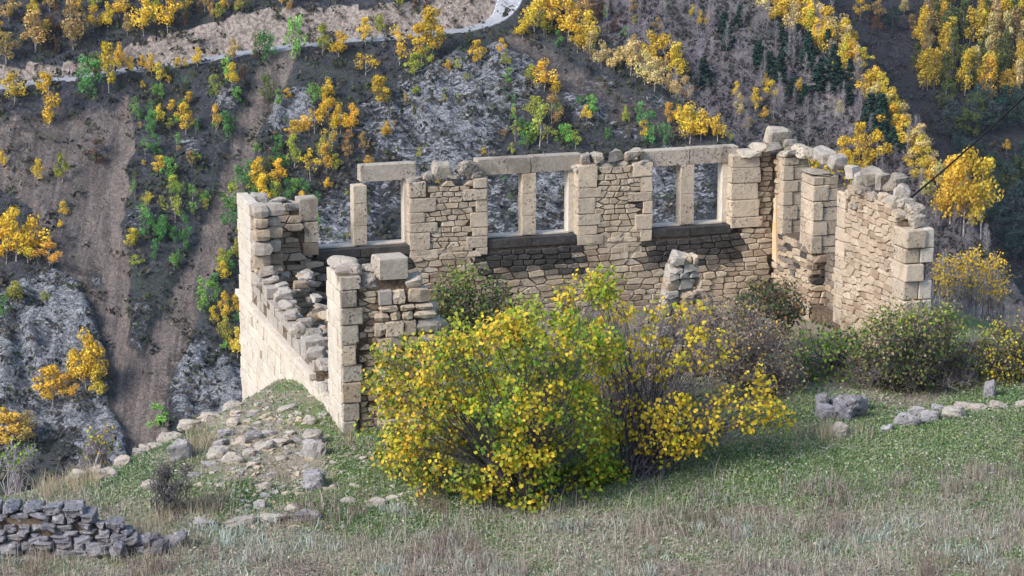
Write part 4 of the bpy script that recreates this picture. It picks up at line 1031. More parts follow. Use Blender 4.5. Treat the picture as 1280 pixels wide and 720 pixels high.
def shrub(name, label, cat, base, clumps, leaf, n_per, stem_r=.03, n_stems=14, twig='bark', single=0, twigs=5, seed=1, wd=.72, extra_twigs=0, group=None):
    """clumps: (x, y, z, radius, hue weights) ; base: where the stems leave the ground"""
    r = np.random.default_rng(seed); o = thing(name, label, cat, base, 0, group); b0 = np.array(base)
    mb = MB(); tw = MB(); C = []; Nn = []; K = []; S = []
    order = r.permutation(len(clumps))
    ctr = np.mean([c[:3] for c in clumps], 0)
    for q, i in enumerate(order):
        x, y, z, rad, hues = clumps[i]; c = np.array([x, y, z])-b0
        foot = np.array([r.normal()*.22, r.normal()*.22, -.08]); mid = foot*.5+c*.5+np.array([r.normal()*.12, r.normal()*.12, .10*np.linalg.norm(c)])
        m2 = (foot+mid)/2+r.normal(size=3)*.06+(0, 0, .1); m3 = (mid+c)/2+r.normal(size=3)*.06+(0, 0, .05)
        (mb if q < n_stems else tw).tube([foot, m2, mid, m3, c], stem_r*(1 if q < n_stems else .5)*r.uniform(.7, 1.2), .006, 5 if q < n_stems else 4)
        for j in range(twigs+extra_twigs):
            d = unit(r.normal(size=3)+(0, 0, .4))*rad*r.uniform(.6, 1.25); p = c*r.uniform(.75, 1) if j >= 2 else c
            tw.tube([p, p+d*.55+r.normal(size=3)*.03, p+d], .006, .0015, 3)
        n = max(1, int(n_per*(rad/.4)**2*r.uniform(.3, 1.35)))
        d = unit(r.normal(size=(n, 3))); pos = c+d*rad*(r.uniform(.1, 1, (n, 1))**.55)*(1, 1, .85)
        C.append(pos); Nn.append(unit(d*.5+r.normal(size=(n, 3))*.5+(0, -.5, .45)+unit(c-(ctr-b0))*.4)); S.append(leaf*r.uniform(.65, 1.25, n))
        names = list(hues); w = np.array([hues[k_] for k_ in names], float); ch = r.choice(len(names), n, p=w/w.sum())
        K.append(np.array([LEAFPAL[k_] for k_ in names])[ch]*r.uniform(.75, 1.18, (n, 1))*r.uniform(.93, 1.07, (n, 3)))
    C = np.vstack(C); Nn = np.vstack(Nn); K = np.vstack(K); S = np.concatenate(S)
    link('stems', mb.mesh('stems', [M[twig]]), o); link('twigs', tw.mesh('twigs', [M[twig]]), o, kind='stuff')
    keep = np.ones(len(C), bool)
    if single:
        near = np.argsort(-S*(1.5-.25*(C[:, 1]-C[:, 1].min())))[:single]; keep[near] = False
        for i in near:
            lo = link('leaf', LEAFMESH[i % 6], o, C[i], (r.normal()*.5, r.normal()*.5, r.normal()*.8), (S[i],)*3); lo.color = (*K[i], 1)
    V, Fc = blade_leaves(C[keep], Nn[keep], S[keep], wd, r)
    fo = link('foliage', mk_mesh('foliage', V, Fc, [M['leaf_c']], col=np.repeat(K[keep], 6, 0)), o)
    fo['kind'] = 'stuff'
    return o
def inpoly(u, v, P):
    c = False
    for (x0, y0), (x1, y1) in zip(P, P[1:]+P[:1]):
        if (y0 > v) != (y1 > v) and u < (x1-x0)*(v-y0)/(y1-y0)+x0: c = not c
    return c
def fill(poly, n, y0, half, hue, rpx, seed, bias=.35):
    """clump centres that fill the outline of a shrub, given depth by an ellipsoid"""
    r = np.random.default_rng(seed); P = np.array(poly, float); lo, hi = P.min(0), P.max(0); c = (lo+hi)/2; h = (hi-lo)/2; out = []
    while len(out) < n:
        u, v = r.uniform(lo[0], hi[0]), r.uniform(lo[1], hi[1])
        if not inpoly(u, v, poly): continue
        q = math.sqrt(max(.06, 1-min(1, ((u-c[0])/h[0])**2*.9+((v-c[1])/h[1])**2*.8)))
        y = y0+half*q*float(np.clip(r.uniform(-1, 1)-bias, -1, 1)); p = at_y(u, v, y); rad = r.uniform(*rpx)*y/F
        if p[2] < gz(p[0], p[1])+rad*.4: p = G(u, v-3); p[2] += rad*.5
        out.append((p[0], p[1], p[2], rad, hue(u, v, r)))
    return out
def hueA(u, v, r):
    q = r.random(); g = math.exp(-((u-720)/60)**2-((v-600)/60)**2)+.7*math.exp(-((u-730)/35)**2-((v-410)/40)**2)
    if u < 560: return {'yg': .4, 'olive': .5, 'yellow': .22, 'amber': .2, 'green': .2, 'rusty': .08} if q < .75 else {'yellow': .7, 'amber': .4, 'yg': .4}
    if g > .45: return {'bright': .6, 'yg': .6, 'green': .35, 'yellow': .2} if q < .75 else {'yellow': .5, 'yg': .7}
    if v < 440: return {'yellow': .7, 'yg': .4, 'amber': .35, 'olive': .2, 'rusty': .06} if q < .65 else {'yg': .7, 'bright': .3, 'olive': .2}
    if q < .36: return {'yellow': .9, 'yg': .4, 'amber': .08}
    if q < .8: return {'yg': .8, 'bright': .35, 'yellow': .25, 'green': .15}
    return {'olive': .5, 'green': .5, 'yg': .3}
polyA = [(460, 500), (478, 445), (530, 425), (600, 398), (650, 385), (700, 372), (738, 342), (764, 352), (768, 420), (760, 480), (775, 560), (775, 600), (760, 630), (700, 642), (640, 644), (590, 636), (540, 622), (490, 602), (462, 560)]
gA = G(655, 628)
shrub('leafy_shrub', 'large shrub with broad yellow and green autumn leaves in front of the ruin', 'shrub', gA, fill(polyA, 275, gA[1]+1.3, 2.5, hueA, (17, 30), 31, .3), .088, 112, .035, 26, single=295, seed=41, extra_twigs=2)
gB = G(800, 592)
Yc = {'yellow': 1., 'amber': .15, 'yg': .12}; Ys = {'yellow': .7, 'yg': .35, 'amber': .2}
cl = []
rB = np.random.default_rng(77)
for u, v, r_, y, hue in [(805, 530, 22, -.9, Yc), (830, 545, 24, -1.2, Yc), (855, 550, 22, -1.2, Yc), (825, 515, 22, -1., Yc), (850, 525, 24, -1.3, Yc), (878, 535, 22, -1.2, Yc), (840, 565, 18, -1.2, Ys), (812, 560, 18, -1., Yc), (875, 555, 16, -1., Ys), (800, 548, 18, -.6, Yc), (865, 508, 18, -1.1, Yc), (845, 500, 18, -1, Yc), (890, 515, 16, -1., Yc),
                         (905, 500, 18, -.6, Yc), (925, 505, 20, -.6, Yc), (945, 500, 20, -.4, Yc), (962, 505, 20, -.3, Yc), (975, 515, 18, -.2, Yc), (955, 525, 20, -.4, Yc), (930, 527, 20, -.6, Yc), (905, 528, 18, -.8, Yc), (975, 532, 14, -.2, Yc), (940, 478, 16, -.2, Yc), (955, 487, 16, -.2, Yc), (948, 462, 10, 0, Yc), (985, 520, 10, -.2, Yc), (915, 482, 12, -.4, Ys),
                         (860, 440, 14, -.4, Ys), (880, 430, 18, -.3, Yc), (900, 425, 16, -.2, Ys), (905, 440, 14, 0, Ys), (885, 450, 14, -.4, Yc), (870, 415, 14, 0, Ys), (845, 455, 14, -.6, Ys), (815, 420, 16, 0, Yc), (830, 430, 14, -.2, Ys), (800, 430, 16, 0, Ys), (790, 405, 16, 0, Yc), (815, 395, 14, .4, Ys), (845, 395, 14, .3, Yc), (860, 385, 12, .5, Ys), (850, 368, 10, .6, Yc), (830, 380, 12, .5, Ys), (875, 395, 12, .3, Ys),
                         (775, 440, 18, 0, Yc), (785, 460, 16, -.2, Ys), (800, 475, 14, -.5, Ys), (770, 395, 16, .3, Yc), (760, 375, 14, .5, Ys), (745, 355, 14, .6, Yc), (728, 350, 12, .6, Yc), (752, 340, 8, .7, Ys), (780, 375, 12, .5, Ys), (815, 460, 12, -.4, Yc), (835, 475, 14, -.7, Ys), (760, 430, 16, -.3, Ys), (775, 480, 15, -.6, Ys), (790, 500, 15, -.8, Ys), (770, 510, 15, -.9, Ys), (805, 495, 14, -.7, Yc), (785, 425, 14, -.2, Yc), (765, 460, 14, -.5, Yc), (820, 445, 13, -.4, Ys), (745, 400, 14, .2, Ys), (800, 450, 13, -.4, Ys), (780, 530, 15, -.9, Ys)]:
    for j in range(2):
        p = at_y(u+rB.normal()*6, v+rB.normal()*6, gB[1]+1.+y+rB.normal()*.25); cl.append((p[0], p[1], p[2], r_*1.05*gB[1]/F, hue))
shrub('open_shrub', 'open shrub with golden leaves on bare dark stems beside the large leafy shrub', 'shrub', gB, cl, .09, 64, .03, 40, single=200, seed=43, extra_twigs=4)
none_ = lambda u, v, r: {'brown': .5, 'tan': .3, 'olive': .2}
p_ = G(760, 575)+np.array([0, 2.6, .1])
p_[2] = gz(p_[0], p_[1])
shrub('bare_shrub', 'bare shrub of tangled grey purple twigs behind the golden shrub', 'shrub', p_, fill([(600, 430), (640, 385), (700, 362), (760, 360), (850, 365), (910, 380), (930, 440), (900, 490), (840, 530), (760, 520), (680, 480)], 130, p_[1]+.4, 1.2, none_, (22, 36), 32, 0), .06, 6, .016, 50, twig='browntwig', seed=44, extra_twigs=11)
def bush(name, label, poly, n, gu, gv, y, half, hue, rpx, leaf, n_per, seed, **k_):
    b = at_y(gu, gv, y); b[2] = gz(b[0], b[1])
    shrub(name, label, 'birch tree' if 'birch' in name else 'shrub', b, fill(poly, n, y, half, hue, rpx, seed), leaf, n_per, seed=seed, **k_)
ell = lambda cu, cv, a, b, n=14: [(cu+a*math.cos(2*math.pi*i/n), cv+b*math.sin(2*math.pi*i/n)) for i in range(n)]
bush('evergreen_bush', 'dark green fine-leaved bush growing inside the ruin below the left pier', ell(588, 380, 52, 44), 85, 590, 420, 51.5, 1.2, lambda u, v, r: {'dkgreen': .6, 'olive': .6, 'green': .12, 'brown': .3} if v > 352 or r.random() < .5 else {'olive': .6, 'green': .4, 'yg': .15}, (13, 22), .085, 75, 51, extra_twigs=3)
bush('dark_bush', 'dark brownish green bush at the foot of the inner right corner', ell(962, 386, 44, 36), 70, 960, 418, 54.6, 1.2, lambda u, v, r: {'dkgreen': .6, 'brown': .6, 'olive': .3, 'rusty': .12}, (13, 20), .085, 70, 52, extra_twigs=4)
bush('tan_shrub', 'tan feathery half-bare shrub between the golden shrub and right wall', [(860, 400), (880, 372), (915, 380), (950, 395), (990, 415), (1010, 460), (1000, 500), (950, 510), (900, 480), (870, 440)], 120, 945, 515, 48.5, 1.3, lambda u, v, r: {'tan': .9, 'grey': .4, 'brown': .3, 'amber': .12}, (16, 26), .06, 60, 53, twig='browntwig', extra_twigs=12)
bush('bramble', 'low green bramble below the doorway of the right wall', [(975, 420), (1000, 405), (1040, 408), (1085, 420), (1095, 470), (1060, 495), (1000, 490)], 80, 1035, 490, 50.5, 1.3, lambda u, v, r: {'green': .7, 'bright': .2, 'dkgreen': .5, 'olive': .3}, (12, 20), .085, 50, 54, extra_twigs=2)
def hueS(u, v, r):
    if v < 410 or u > 1185: return {'olive': .7, 'yg': .15, 'green': .25, 'tan': .3}
    if v > 450: return {'dkgreen': .5, 'olive': .5, 'brown': .4}
    return {'dkgreen': .45, 'green': .15, 'olive': .7, 'brown': .35, 'tan': .2}
bush('round_bush', 'big rounded olive green bush in front of the right wall end', [(1066, 440), (1080, 405), (1110, 385), (1150, 378), (1190, 390), (1210, 420), (1212, 455), (1190, 482), (1130, 490), (1075, 480), (1058, 460)], 150, 1130, 508, 49.6, 1.8, hueS, (14, 26), .075, 66, 55, extra_twigs=9)
bush('twiggy_thicket', 'thicket of bare brownish twigs and dry stems under the rounded bush', [(1060, 440), (1110, 450), (1200, 460), (1215, 490), (1180, 500), (1080, 500), (1055, 480)], 60, 1125, 508, 49.2, 1., lambda u, v, r: {'brown': .6, 'grey': .5, 'olive': .3}, (16, 26), .05, 10, 56, twig='browntwig', extra_twigs=18)
bush('yellowing_bush', 'yellowing olive bush at the right edge behind the grass bank', [(1222, 450), (1232, 410), (1260, 398), (1300, 395), (1305, 480), (1240, 488)], 70, 1262, 495, 50., 1.2, lambda u, v, r: {'olive': .7, 'yg': .4, 'yellow': .35, 'brown': .5, 'tan': .3}, (14, 22), .065, 70, 57, extra_twigs=6)
bush('thin_bush', 'thin dark bush at the grey boulder near the right edge', [(1180, 440), (1220, 420), (1235, 470), (1215, 495), (1180, 490)], 30, 1205, 498, 50.2, .8, lambda u, v, r: {'olive': .5, 'tan': .5, 'brown': .3}, (14, 20), .07, 30, 58, twig='twig', extra_twigs=10)
for q_, (cu, cv, a_, b_, w_) in enumerate(((1186, 348, 17, 34, 'left'), (1214, 336, 18, 27, 'middle'), (1241, 352, 18, 38, 'right'))):
    bush('birch_tree', 'golden birch crown just behind the right wall end, %s of three' % w_, ell(cu, cv, a_, b_), 44, cu, cv+90, 60.5+q_*.6, .9, lambda u, v, r: {'gold': .8, 'yellow': .3, 'amber': .3}, (8, 13), .062, 62, 590+q_, extra_twigs=3, twig='birch', group='golden birches behind the right wall')
bush('golden_bushlet', 'small golden bush peeping over the top of the right wall', [(1085, 240), (1080, 215), (1060, 208), (1030, 205), (1000, 190), (985, 185), (980, 195), (1050, 235)], 30, 1040, 330, 64., 1., lambda u, v, r: {'yellow': .9, 'amber': .5}, (8, 13), .12, 34, 60)
p_ = G(212, 640)
shrub('small_bare_bush', 'small leafless bluish grey bush beside the end of the dry stone wall', 'shrub', p_, fill([(190, 600), (205, 575), (240, 572), (245, 600), (225, 625), (200, 625)], 34, p_[1], .5, none_, (10, 16), 61), .03, 2, .012, 20, twig='bark', seed=61, extra_twigs=14)
bush('pale_stemmed_shrub', 'shrub of pale upright stems with green tips at the left edge', [(0, 562), (20, 550), (45, 560), (44, 580), (10, 585)], 26, 22, 618, 44.6, .5, lambda u, v, r: {'bright': .4, 'green': .5, 'olive': .3}, (9, 15), .07, 40, 62, twig='twig', extra_twigs=6)
bush('grey_stemmed_shrub', 'grey stemmed shrub with yellow green crown on the terrace edge', [(102, 560), (118, 535), (138, 530), (142, 560), (128, 575), (105, 575)], 30, 122, 600, 45.2, .5, lambda u, v, r: {'yg': .5, 'olive': .4, 'amber': .3, 'yellow': .2}, (8, 14), .07, 30, 63, twig='twig', extra_twigs=8)

# ------------------------------------------------------------------ loose stones
ROCKBIG = [angular_rock(700+i, 2, boxy=.42, bev=.12, rug=.6) for i in range(10)]
RM = {}
def rock_mesh(i, mat):
    if (i, mat) not in RM:
        V, Fc = ROCKBIG[i]
        RM[i, mat] = mk_mesh('stone', V, Fc, [M[mat]])
    return RM[i, mat]
def boulder(u, v, w, h, mat='rock', label=None, deep=None, group=None, name='boulder', lift=0, flat=False):
    p = G(u, v); k_ = p[1]/F; sx, sz = w*k_, h*k_*(1.25 if not flat else 1.0)
    if name == 'stone': sx *= .9; sz *= .72
    i = random.randrange(10)
    o = link(name, rock_mesh(i, mat), None, (p[0], p[1]+.1, p[2]+sz*.16+lift), (random.gauss(0, .1), random.gauss(0, .1), random.uniform(-.4, .4)), (sx*1.08, (deep or .8)*max(sx*.8, sz), sz*1.15))
    o['label'] = label; o['category'] = 'boulder' if name == 'boulder' else 'stone'
    if group: o['group'] = group
EDGEG, PILEG, SLABG = 'pale stones along the terrace edge', 'stones of the rubble heap below the left wall', 'grey stones along the grass bank on the right'
boulder(225, 574, 34, 27, 'rock', 'rounded speckled grey boulder beside the straw coloured grass clump')
boulder(392, 571, 38, 26, 'rock', 'dark grey block with a white slab lying on it below the corner')
boulder(389, 556, 30, 10, 'pale', 'white flat slab lying on the dark grey block below the corner', lift=.16, name='slab')
boulder(390, 611, 36, 30, 'rock', 'upright grey faceted block standing alone in the grass left of the shrub')
boulder(318, 584, 20, 9, 'pale', 'small white squared block beside the rubble heap', name='stone')
boulder(1050, 546, 22, 21, 'pale', 'tan pointed stone standing in front of the grey boulder pile on the right')
boulder(1217, 444, 22, 17, 'rock', 'grey boulder among the bushes near the right edge')
boulder(1236, 497, 20, 24, 'drystone', 'purple grey upright rock at the foot of the yellowing bush')
for u, v, w, h in ((1035, 523, 32, 24), (1064, 524, 46, 36), (1026, 510, 22, 20), (1050, 508, 26, 20), (1075, 514, 24, 20)):
    boulder(u, v, w, h, 'drystone', 'grey craggy boulder of the pile behind the tan pointed stone', group='boulders of the grey pile')
for u, v, w, h in ((1110, 540, 18, 9), (1133, 532, 36, 18), (1160, 527, 32, 16), (1190, 521, 36, 14), (1222, 514, 32, 10), (1250, 510, 30, 9), (1276, 509, 18, 8), (1146, 520, 26, 12), (1205, 512, 30, 10), (1174, 514, 22, 10)):
    boulder(u, v, w, h, 'rock' if u < 1180 else 'pale', 'grey stone of the row along the top of the grass bank', group=SLABG)
for u, v, w, h in ((240, 527, 40, 14), (215, 541, 30, 16), (205, 547, 24, 14), (180, 566, 22, 14), (190, 555, 30, 10), (174, 560, 22, 12), (152, 583, 24, 15), (118, 590, 20, 12), (134, 598, 30, 14), (100, 594, 30, 14), (262, 515, 34, 10), (88, 600, 18, 10), (290, 507, 30, 9)):
    boulder(u, v, w, h, 'pale', 'pale stone in the broken line along the terrace edge', group=EDGEG)
for u, v, w, h, m in ((290, 533, 24, 15, 'pale'), (283, 546, 28, 15, 'rock'), (305, 541, 22, 12, 'pale'), (315, 550, 30, 18, 'rock'), (270, 572, 42, 22, 'pale'), (290, 579, 34, 20, 'pale'), (330, 563, 32, 16, 'pale'), (352, 558, 36, 14, 'pale'), (356, 513, 34, 7, 'pale'), (386, 531, 22, 18, 'pale'), (326, 637, 26, 22, 'rock'), (330, 613, 26, 13, 'pale'), (332, 624, 20, 12, 'rock'),
                      (345, 653, 46, 15, 'pale'), (382, 651, 46, 18, 'rock'), (300, 657, 52, 14, 'pale'), (258, 658, 40, 12, 'rock'), (435, 629, 28, 8, 'pale'), (470, 633, 34, 14, 'pale'), (350, 577, 22, 10, 'pale'), (340, 600, 20, 14, 'rock'), (300, 556, 26, 12, 'pale'), (320, 535, 18, 10, 'pale'), (277, 558, 26, 12, 'rock'), (310, 570, 24, 12, 'pale'), (335, 545, 22, 10, 'rock'), (364, 545, 18, 9, 'pale'),
                      (262, 583, 26, 12, 'rock'), (240, 598, 24, 10, 'rock'), (186, 612, 24, 18, 'pale'), (208, 620, 26, 14, 'rock'), (296, 520, 22, 10, 'pale'), (318, 518, 18, 7, 'pale'), (372, 520, 16, 8, 'pale'), (490, 627, 20, 10, 'pale'), (364, 640, 26, 12, 'pale'), (415, 613, 14, 9, 'pale'), (455, 577, 14, 9, 'pale'), (416, 582, 14, 7, 'pale'), (440, 610, 16, 7, 'pale'), (428, 594, 12, 7, 'pale')):
    boulder(u, v, w, h, m, '%s stone of the tumbled rubble below the left wall' % ('pale' if m == 'pale' else 'grey'), group=PILEG, name='stone')
rr = np.random.default_rng(91); CHIP = [angular_rock(960+i) for i in range(12)]
V = []; Fc = []; MI = []
def chip(u, v, w, mi):
    p = G(u, v); s_ = w*p[1]/F; bv, bf = CHIP[rr.integers(12)]; n0 = len(V)
    R_ = np.array(Euler((rr.normal()*.25, rr.normal()*.2, rr.uniform(0, 6))).to_matrix()); W_ = (bv*(s_, s_*rr.uniform(.6, 1), s_*rr.uniform(.22, .5)))@R_.T+p
    V.extend(W_.tolist()); Fc.extend([tuple(a+n0 for a in f) for f in bf]); MI.extend([mi]*len(bf))
for i in range(520):
    a_ = rr.random()
    if a_ < .65: chip(rr.normal(330, 48), rr.uniform(518, 660), rr.uniform(4, 14), int(rr.integers(3)))
    elif a_ < .85: chip(rr.uniform(400, 520), rr.uniform(560, 645), rr.uniform(4, 11), 0)
    elif a_ < .92: chip(rr.uniform(900, 1270), rr.uniform(535, 600), rr.uniform(3, 7), 0)
    else: chip(rr.normal(355, 25), rr.uniform(490, 530), rr.uniform(4, 12), int(rr.integers(3)))
link('scattered_stone_chips', mk_mesh('chips', V, Fc, [M['pale'], M['rock'], M['rubble']], mi=MI), kind='stuff')

# dry stone wall at the lower left
w0 = G(70, 690); dw = thing('dry_stone_wall', 'low tumbledown dry stone wall of mauve grey stones at lower left', 'stone wall', w0)
def dtop(x): return float(np.interp(x, [-4, -1.2, .2, .6, 1.0, 1.35, 1.7], [1.02, 1.02, .98, .84, .62, .42, .15]))
def dg(x): return gz(w0[0]+x, w0[1])-w0[2]
mb = MB(); prof = [(-4, -.6), (1.5, -.6), (1.4, .1), (1.0, dtop(1.)-.25), (.5, dtop(.5)-.25), (-4, .78)]
mb.prism(prof, -.08, .4); link('wall_core', mb.mesh('wall_core', [M['mortar']]), dw)
z = -.12; row = 0
DR = [angular_rock(800+i, 1, bev=.13, rug=.65) for i in range(10)]; DM = [mk_mesh('stone', v_, f_, [M['drystone']]) for v_, f_ in DR]
while z < 1.15:
    h = random.uniform(.10, .18) if z < .62 else random.uniform(.18, .28); x = -4+random.uniform(0, .2)
    while x < 1.7:
        w = random.uniform(.18, .42) if z < .62 else random.uniform(.3, .55); zc = z+h/2+random.uniform(-.03, .03)
        if zc+h*.25 < dtop(x+w/2)+dg(x)*.5:
            link('stone', random.choice(DM), dw, (x+w/2, -.12+random.uniform(-.08, .06)+(.06*row), zc+dg(x+w/2)*.4), jit(.15), (w*1.12, random.uniform(.4, .55), h*1.25))
        x += w
    z += h*.92; row += .5
for i in range(16):
    x = random.uniform(.7, 2.3); link('stone', random.choice(DM), dw, (x, random.uniform(-.5, .2), dg(x)+random.uniform(0, .22)), jit(.4), (random.uniform(.2, .42), random.uniform(.25, .4), random.uniform(.16, .3)))

# stump of masonry standing inside the ruin
sb = fromB(*toB(*at_y(846, 400, 50.)[:2]), 0); sb[2] = gz(sb[0], sb[1])
st = thing('masonry_stump', 'leaning stump of rubble masonry with a rounded top stone inside the ruin', 'masonry stump', sb, PHI)
topz = at_y(848, 316, 50.)[2]-sb[2]
mb = MB(); mb.prism([(-.7, -.4), (.75, -.4), (.45, topz*.5), (.16, topz*.9), (-.2, topz*.9), (-.38, topz*.5)], -.25, .25); link('core', mb.mesh('core', [M['pale']]), st)
z = 0
while z < topz-.2:
    h = random.uniform(.13, .26); hw = .24+.62*(1-z/topz)**.9; a = -hw
    while a < hw-.08:
        w = min(random.uniform(.2, .42), hw-a+.05); link('stone', shared('cap_stone', random.randrange(12), pick(('pale', .6), ('rubble', .5))), st, (a+w/2, -.22+random.uniform(-.05, .08), z+h/2), jit(.12), (w*1.15, .5, h*1.2)); a += w
    z += h
link('stone', shared('cap_stone', 3, 'pale'), st, (.02, -.1, topz-.12), (0, .2, .3), (.48, .5, .42))

# overhead cable
P0, P1 = at_y(1112, 268, 58), at_y(1420, -20, 47)
mb = MB(); pts = []
for i in range(25):
    k_ = i/24; p = P0*(1-k_)+P1*k_; p[2] -= .42*4*k_*(1-k_)*.5; pts.append(p)
mb.tube(pts, .024, .024, 6); o = link('overhead_cable', mb.mesh('overhead_cable', [M['cable']]), None, label='thin black cable rising from the right wall to the upper right', category='cable')

# ------------------------------------------------------------------ grass and dry weeds
def pal_pick(r, pal, x, y, seed, k_=1.6, sc_=.8):
    pal = np.array(pal); pn = fbm(x*sc_, y*sc_, seed, 3); n = len(x)
    idx = np.clip((pn*k_+.5+r.normal(size=n)*.22)*len(pal), 0, len(pal)-1).astype(int)
    return pal[idx]*r.uniform(.7, 1.25, (n, 1))
def sample(r, n, xr, yr, dens):
    y = r.uniform(*yr, n); x = r.uniform(-1, 1, n)*(y*.25+.6); z = ground_z(x, y); u, v, _ = proj(np.stack([x, y, z], 1))
    d = dens(x, y, u, v); keep = r.random(n) < d
    return x[keep], y[keep], d[keep]
def blades(name, n, xr, yr, hr, wr, pal, dens, seed, lean=.35, clump=1, spread=.1):
    r = np.random.default_rng(seed); x, y, d = sample(r, n, xr, yr, dens)
    if clump > 1:
        m = len(x); hs = np.repeat(r.uniform(.5, 1.15, m), clump); x = np.repeat(x, clump)+r.normal(size=m*clump)*spread; y = np.repeat(y, clump)+r.normal(size=m*clump)*spread; d = np.repeat(d, clump)
    else: hs = .6+.6*np.clip(d, 0, 1)
    z = ground_z(x, y); n = len(x)
    h = r.uniform(*hr, n)*hs; w = r.uniform(*wr, n); a = r.uniform(0, 6.28, n); b = a+r.normal(size=n)*1.2
    side = np.stack([np.cos(a), np.sin(a)*.4, 0*a], 1)*w[:, None]*.5
    le = np.stack([np.cos(b), np.sin(b), 0*b], 1)*(np.abs(r.normal(size=n))*lean*h)[:, None]
    p = np.stack([x, y, z-.02], 1); m = p+le*.35+np.stack([0*h, 0*h, h*.6], 1); t = p+le+np.stack([0*h, 0*h, h*(1-.3*np.minimum(1, np.linalg.norm(le, axis=1)/h))], 1)
    V = np.stack([p-side, p+side, m+side*.8, m-side*.8, t+side*.15, t-side*.15], 1).reshape(-1, 3); k_ = np.arange(n)[:, None]*6
    Fc = np.vstack([k_+np.array([[0, 1, 2, 3]]), k_+np.array([[3, 2, 4, 5]])])
    c = pal_pick(r, pal, x, y, seed)
    link(name, mk_mesh(name, V, Fc, [M['leaf_c']], col=np.repeat(c, 6, 0)), kind='stuff')
def turf_mat(name, n, yr, size, pal, dens, seed, up=.8):
    r = np.random.default_rng(seed); x, y, d = sample(r, n, None, yr, dens); n = len(x)
    cen = np.stack([x, y, ground_z(x, y)+r.uniform(.0, .05, n)], 1)
    V, Fc = leaf_quads(cen, unit(r.normal(size=(n, 3))+(0, -.35, up)), r.uniform(*size, n), .45, r=r)
    link(name, mk_mesh(name, V, Fc, [M['leaf_c']], col=np.repeat(pal_pick(r, pal, x, y, seed, 2., 1.1), 4, 0)), kind='stuff')
edge_ok = lambda x, y: polydist(x, y, EDGE) < 1.
turf_mat('low_turf', 170000, (37.3, 54), (.018, .045), [(.15, .22, .09), (.32, .34, .22), (.24, .29, .17), (.44, .42, .33), (.20, .26, .15), (.33, .29, .24), (.26, .28, .17), (.22, .175, .15)], lambda x, y, u, v: edge_ok(x, y)*offstones(u, v)*.95, 70)
turf_mat('green_turf', 130000, (38.8, 54), (.018, .04), [(.07, .17, .06), (.14, .26, .075), (.24, .34, .11), (.32, .37, .18)], lambda x, y, u, v: dgreen(x, y, u, v)*.9, 72)
blades('short_green_grass', 150000, None, (39.2, 54), (.03, .09), (.016, .03), [(.06, .13, .05), (.12, .20, .07), (.20, .26, .11), (.30, .32, .18)], dgreen, 71, .8)
def ddry(x, y, u, v):
    f = smooth(-.22, .18, fbm(x*.9, y*.9, 81, 4)); near = smooth(43.6, 40.4, y+2.2*fbm(x*.45, y*.6, 83, 3))
    return np.clip(near*(.12+.8*f)+.10*f, 0, 1)*offstones(u, v)*edge_ok(x, y)*np.where(v < 500, .2, 1)
DRY = [(.54, .48, .39), (.40, .35, .28), (.28, .22, .19), (.44, .42, .34), (.60, .55, .45), (.32, .36, .24)]
blades('dry_grass', 95000, None, (37.2, 52), (.06, .22), (.006, .013), DRY, ddry, 81, .8)
def dweed(x, y, u, v):
    f = smooth(-.02, .2, fbm(x*.8, y*1., 91, 3)); near = smooth(42.6, 40.2, y)
    a = np.maximum(seg_mask(u, v, [(1130, 610, 20), (1280, 596, 26)]), seg_mask(u, v, [(1000, 620, 16), (1130, 622, 16)]))
    return np.clip(near*(.08+f*.8)+a*.5, 0, 1)*edge_ok(x, y)
blades('brown_weeds', 5000, None, (37.2, 47), (.16, .56), (.006, .012), [(.22, .14, .115), (.30, .23, .18), (.15, .11, .10), (.44, .37, .29), (.36, .31, .27)], dweed, 91, .45, 13, .07)
blades('pale_seed_stalks', 2600, None, (37.2, 46), (.3, .62), (.006, .010), [(.55, .48, .36), (.48, .42, .34), (.40, .33, .26)], lambda x, y, u, v: smooth(44, 40, y)*.5*edge_ok(x, y), 93, .5, 3, .06)
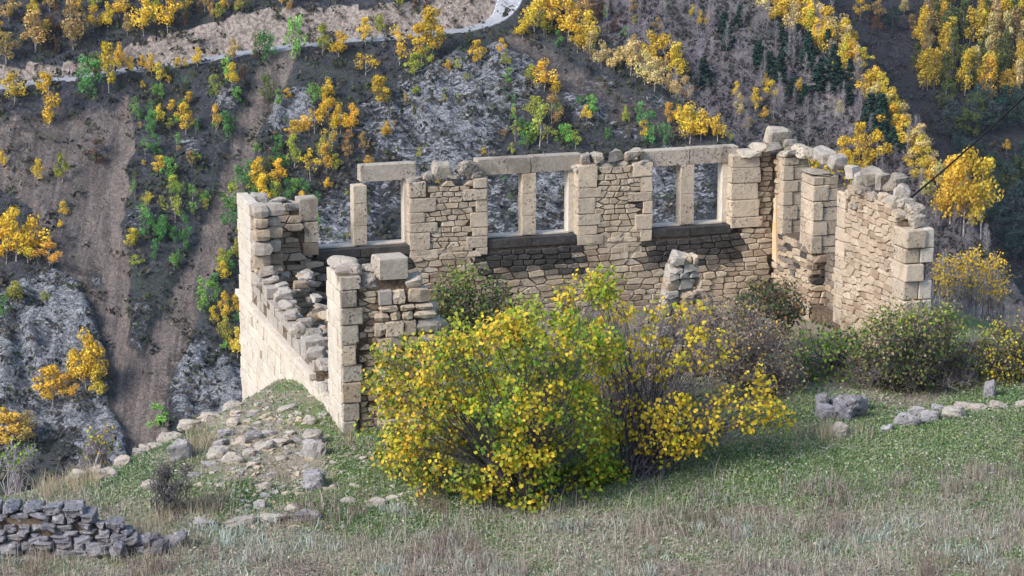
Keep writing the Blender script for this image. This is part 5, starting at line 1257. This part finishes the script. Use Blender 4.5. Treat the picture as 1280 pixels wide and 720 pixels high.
def dtuft(x, y, u, v):
    a = seg_mask(u, v, [(238, 566, 8), (262, 548, 9), (245, 545, 7)]); a = np.maximum(a, seg_mask(u, v, [(60, 612, 14), (110, 604, 14)])); a = np.maximum(a, .8*seg_mask(u, v, [(420, 545, 8), (432, 552, 7)]))
    a = np.maximum(a, .6*seg_mask(u, v, [(180, 655, 16), (250, 640, 14), (300, 640, 12)])); a = np.maximum(a, .5*seg_mask(u, v, [(20, 690, 14), (150, 690, 14), (230, 680, 14)])); a = np.maximum(a, .5*seg_mask(u, v, [(1000, 545, 14), (1090, 545, 10)])); a = np.maximum(a, .5*seg_mask(u, v, [(320, 610, 8), (360, 600, 8)]))
    return a
blades('straw_tufts', 9000, None, (37, 52), (.22, .52), (.007, .013), [(.46, .37, .23), (.38, .31, .21), (.32, .28, .20), (.50, .44, .32)], dtuft, 95, .5, 12, .07)
def dsilver(x, y, u, v): return smooth(.0, .22, fbm(x*.8+9, y*1., 99, 3))*smooth(42.2, 39.6, y)
blades('silvery_weeds', 2600, None, (37.2, 42.5), (.10, .32), (.012, .024), [(.36, .40, .34), (.50, .53, .47), (.26, .33, .27)], dsilver, 99, .7, 10, .07)

# ------------------------------------------------------------------ air between the ruin and the far slopes
mb = MB(); mb.box((-420, -120, -134), (420, 900, 75))
k = NT('pale_air'); k.n.remove(k.b); pv = k.N('ShaderNodeVolumePrincipled'); pv.inputs['Color'].default_value = (.78, .86, 1, 1); pv.inputs['Density'].default_value = .00005; pv.inputs['Anisotropy'].default_value = .2
k.L(pv.outputs[0], k.n['Material Output'].inputs['Volume'])
link('haze', mb.mesh('haze', [k.m]), kind='stuff')

# things that look alike are told apart by their order in the picture
ORD = 'first second third fourth fifth sixth seventh eighth ninth tenth eleventh twelfth thirteenth fourteenth fifteenth sixteenth seventeenth eighteenth nineteenth twentieth'.split()
same = {}
for o in sc.objects:
    if o.get('label') and o.get('category') and o.get('group'): same.setdefault(o['label'], []).append(o)
for lab, L_ in same.items():
    if 1 < len(L_) <= 20:
        L_.sort(key=lambda o: float(proj(np.array(o.location))[0]))
        for i, o in enumerate(L_): o['label'] = ' '.join(('%s from left: %s' % (ORD[i], lab)).split()[:16])
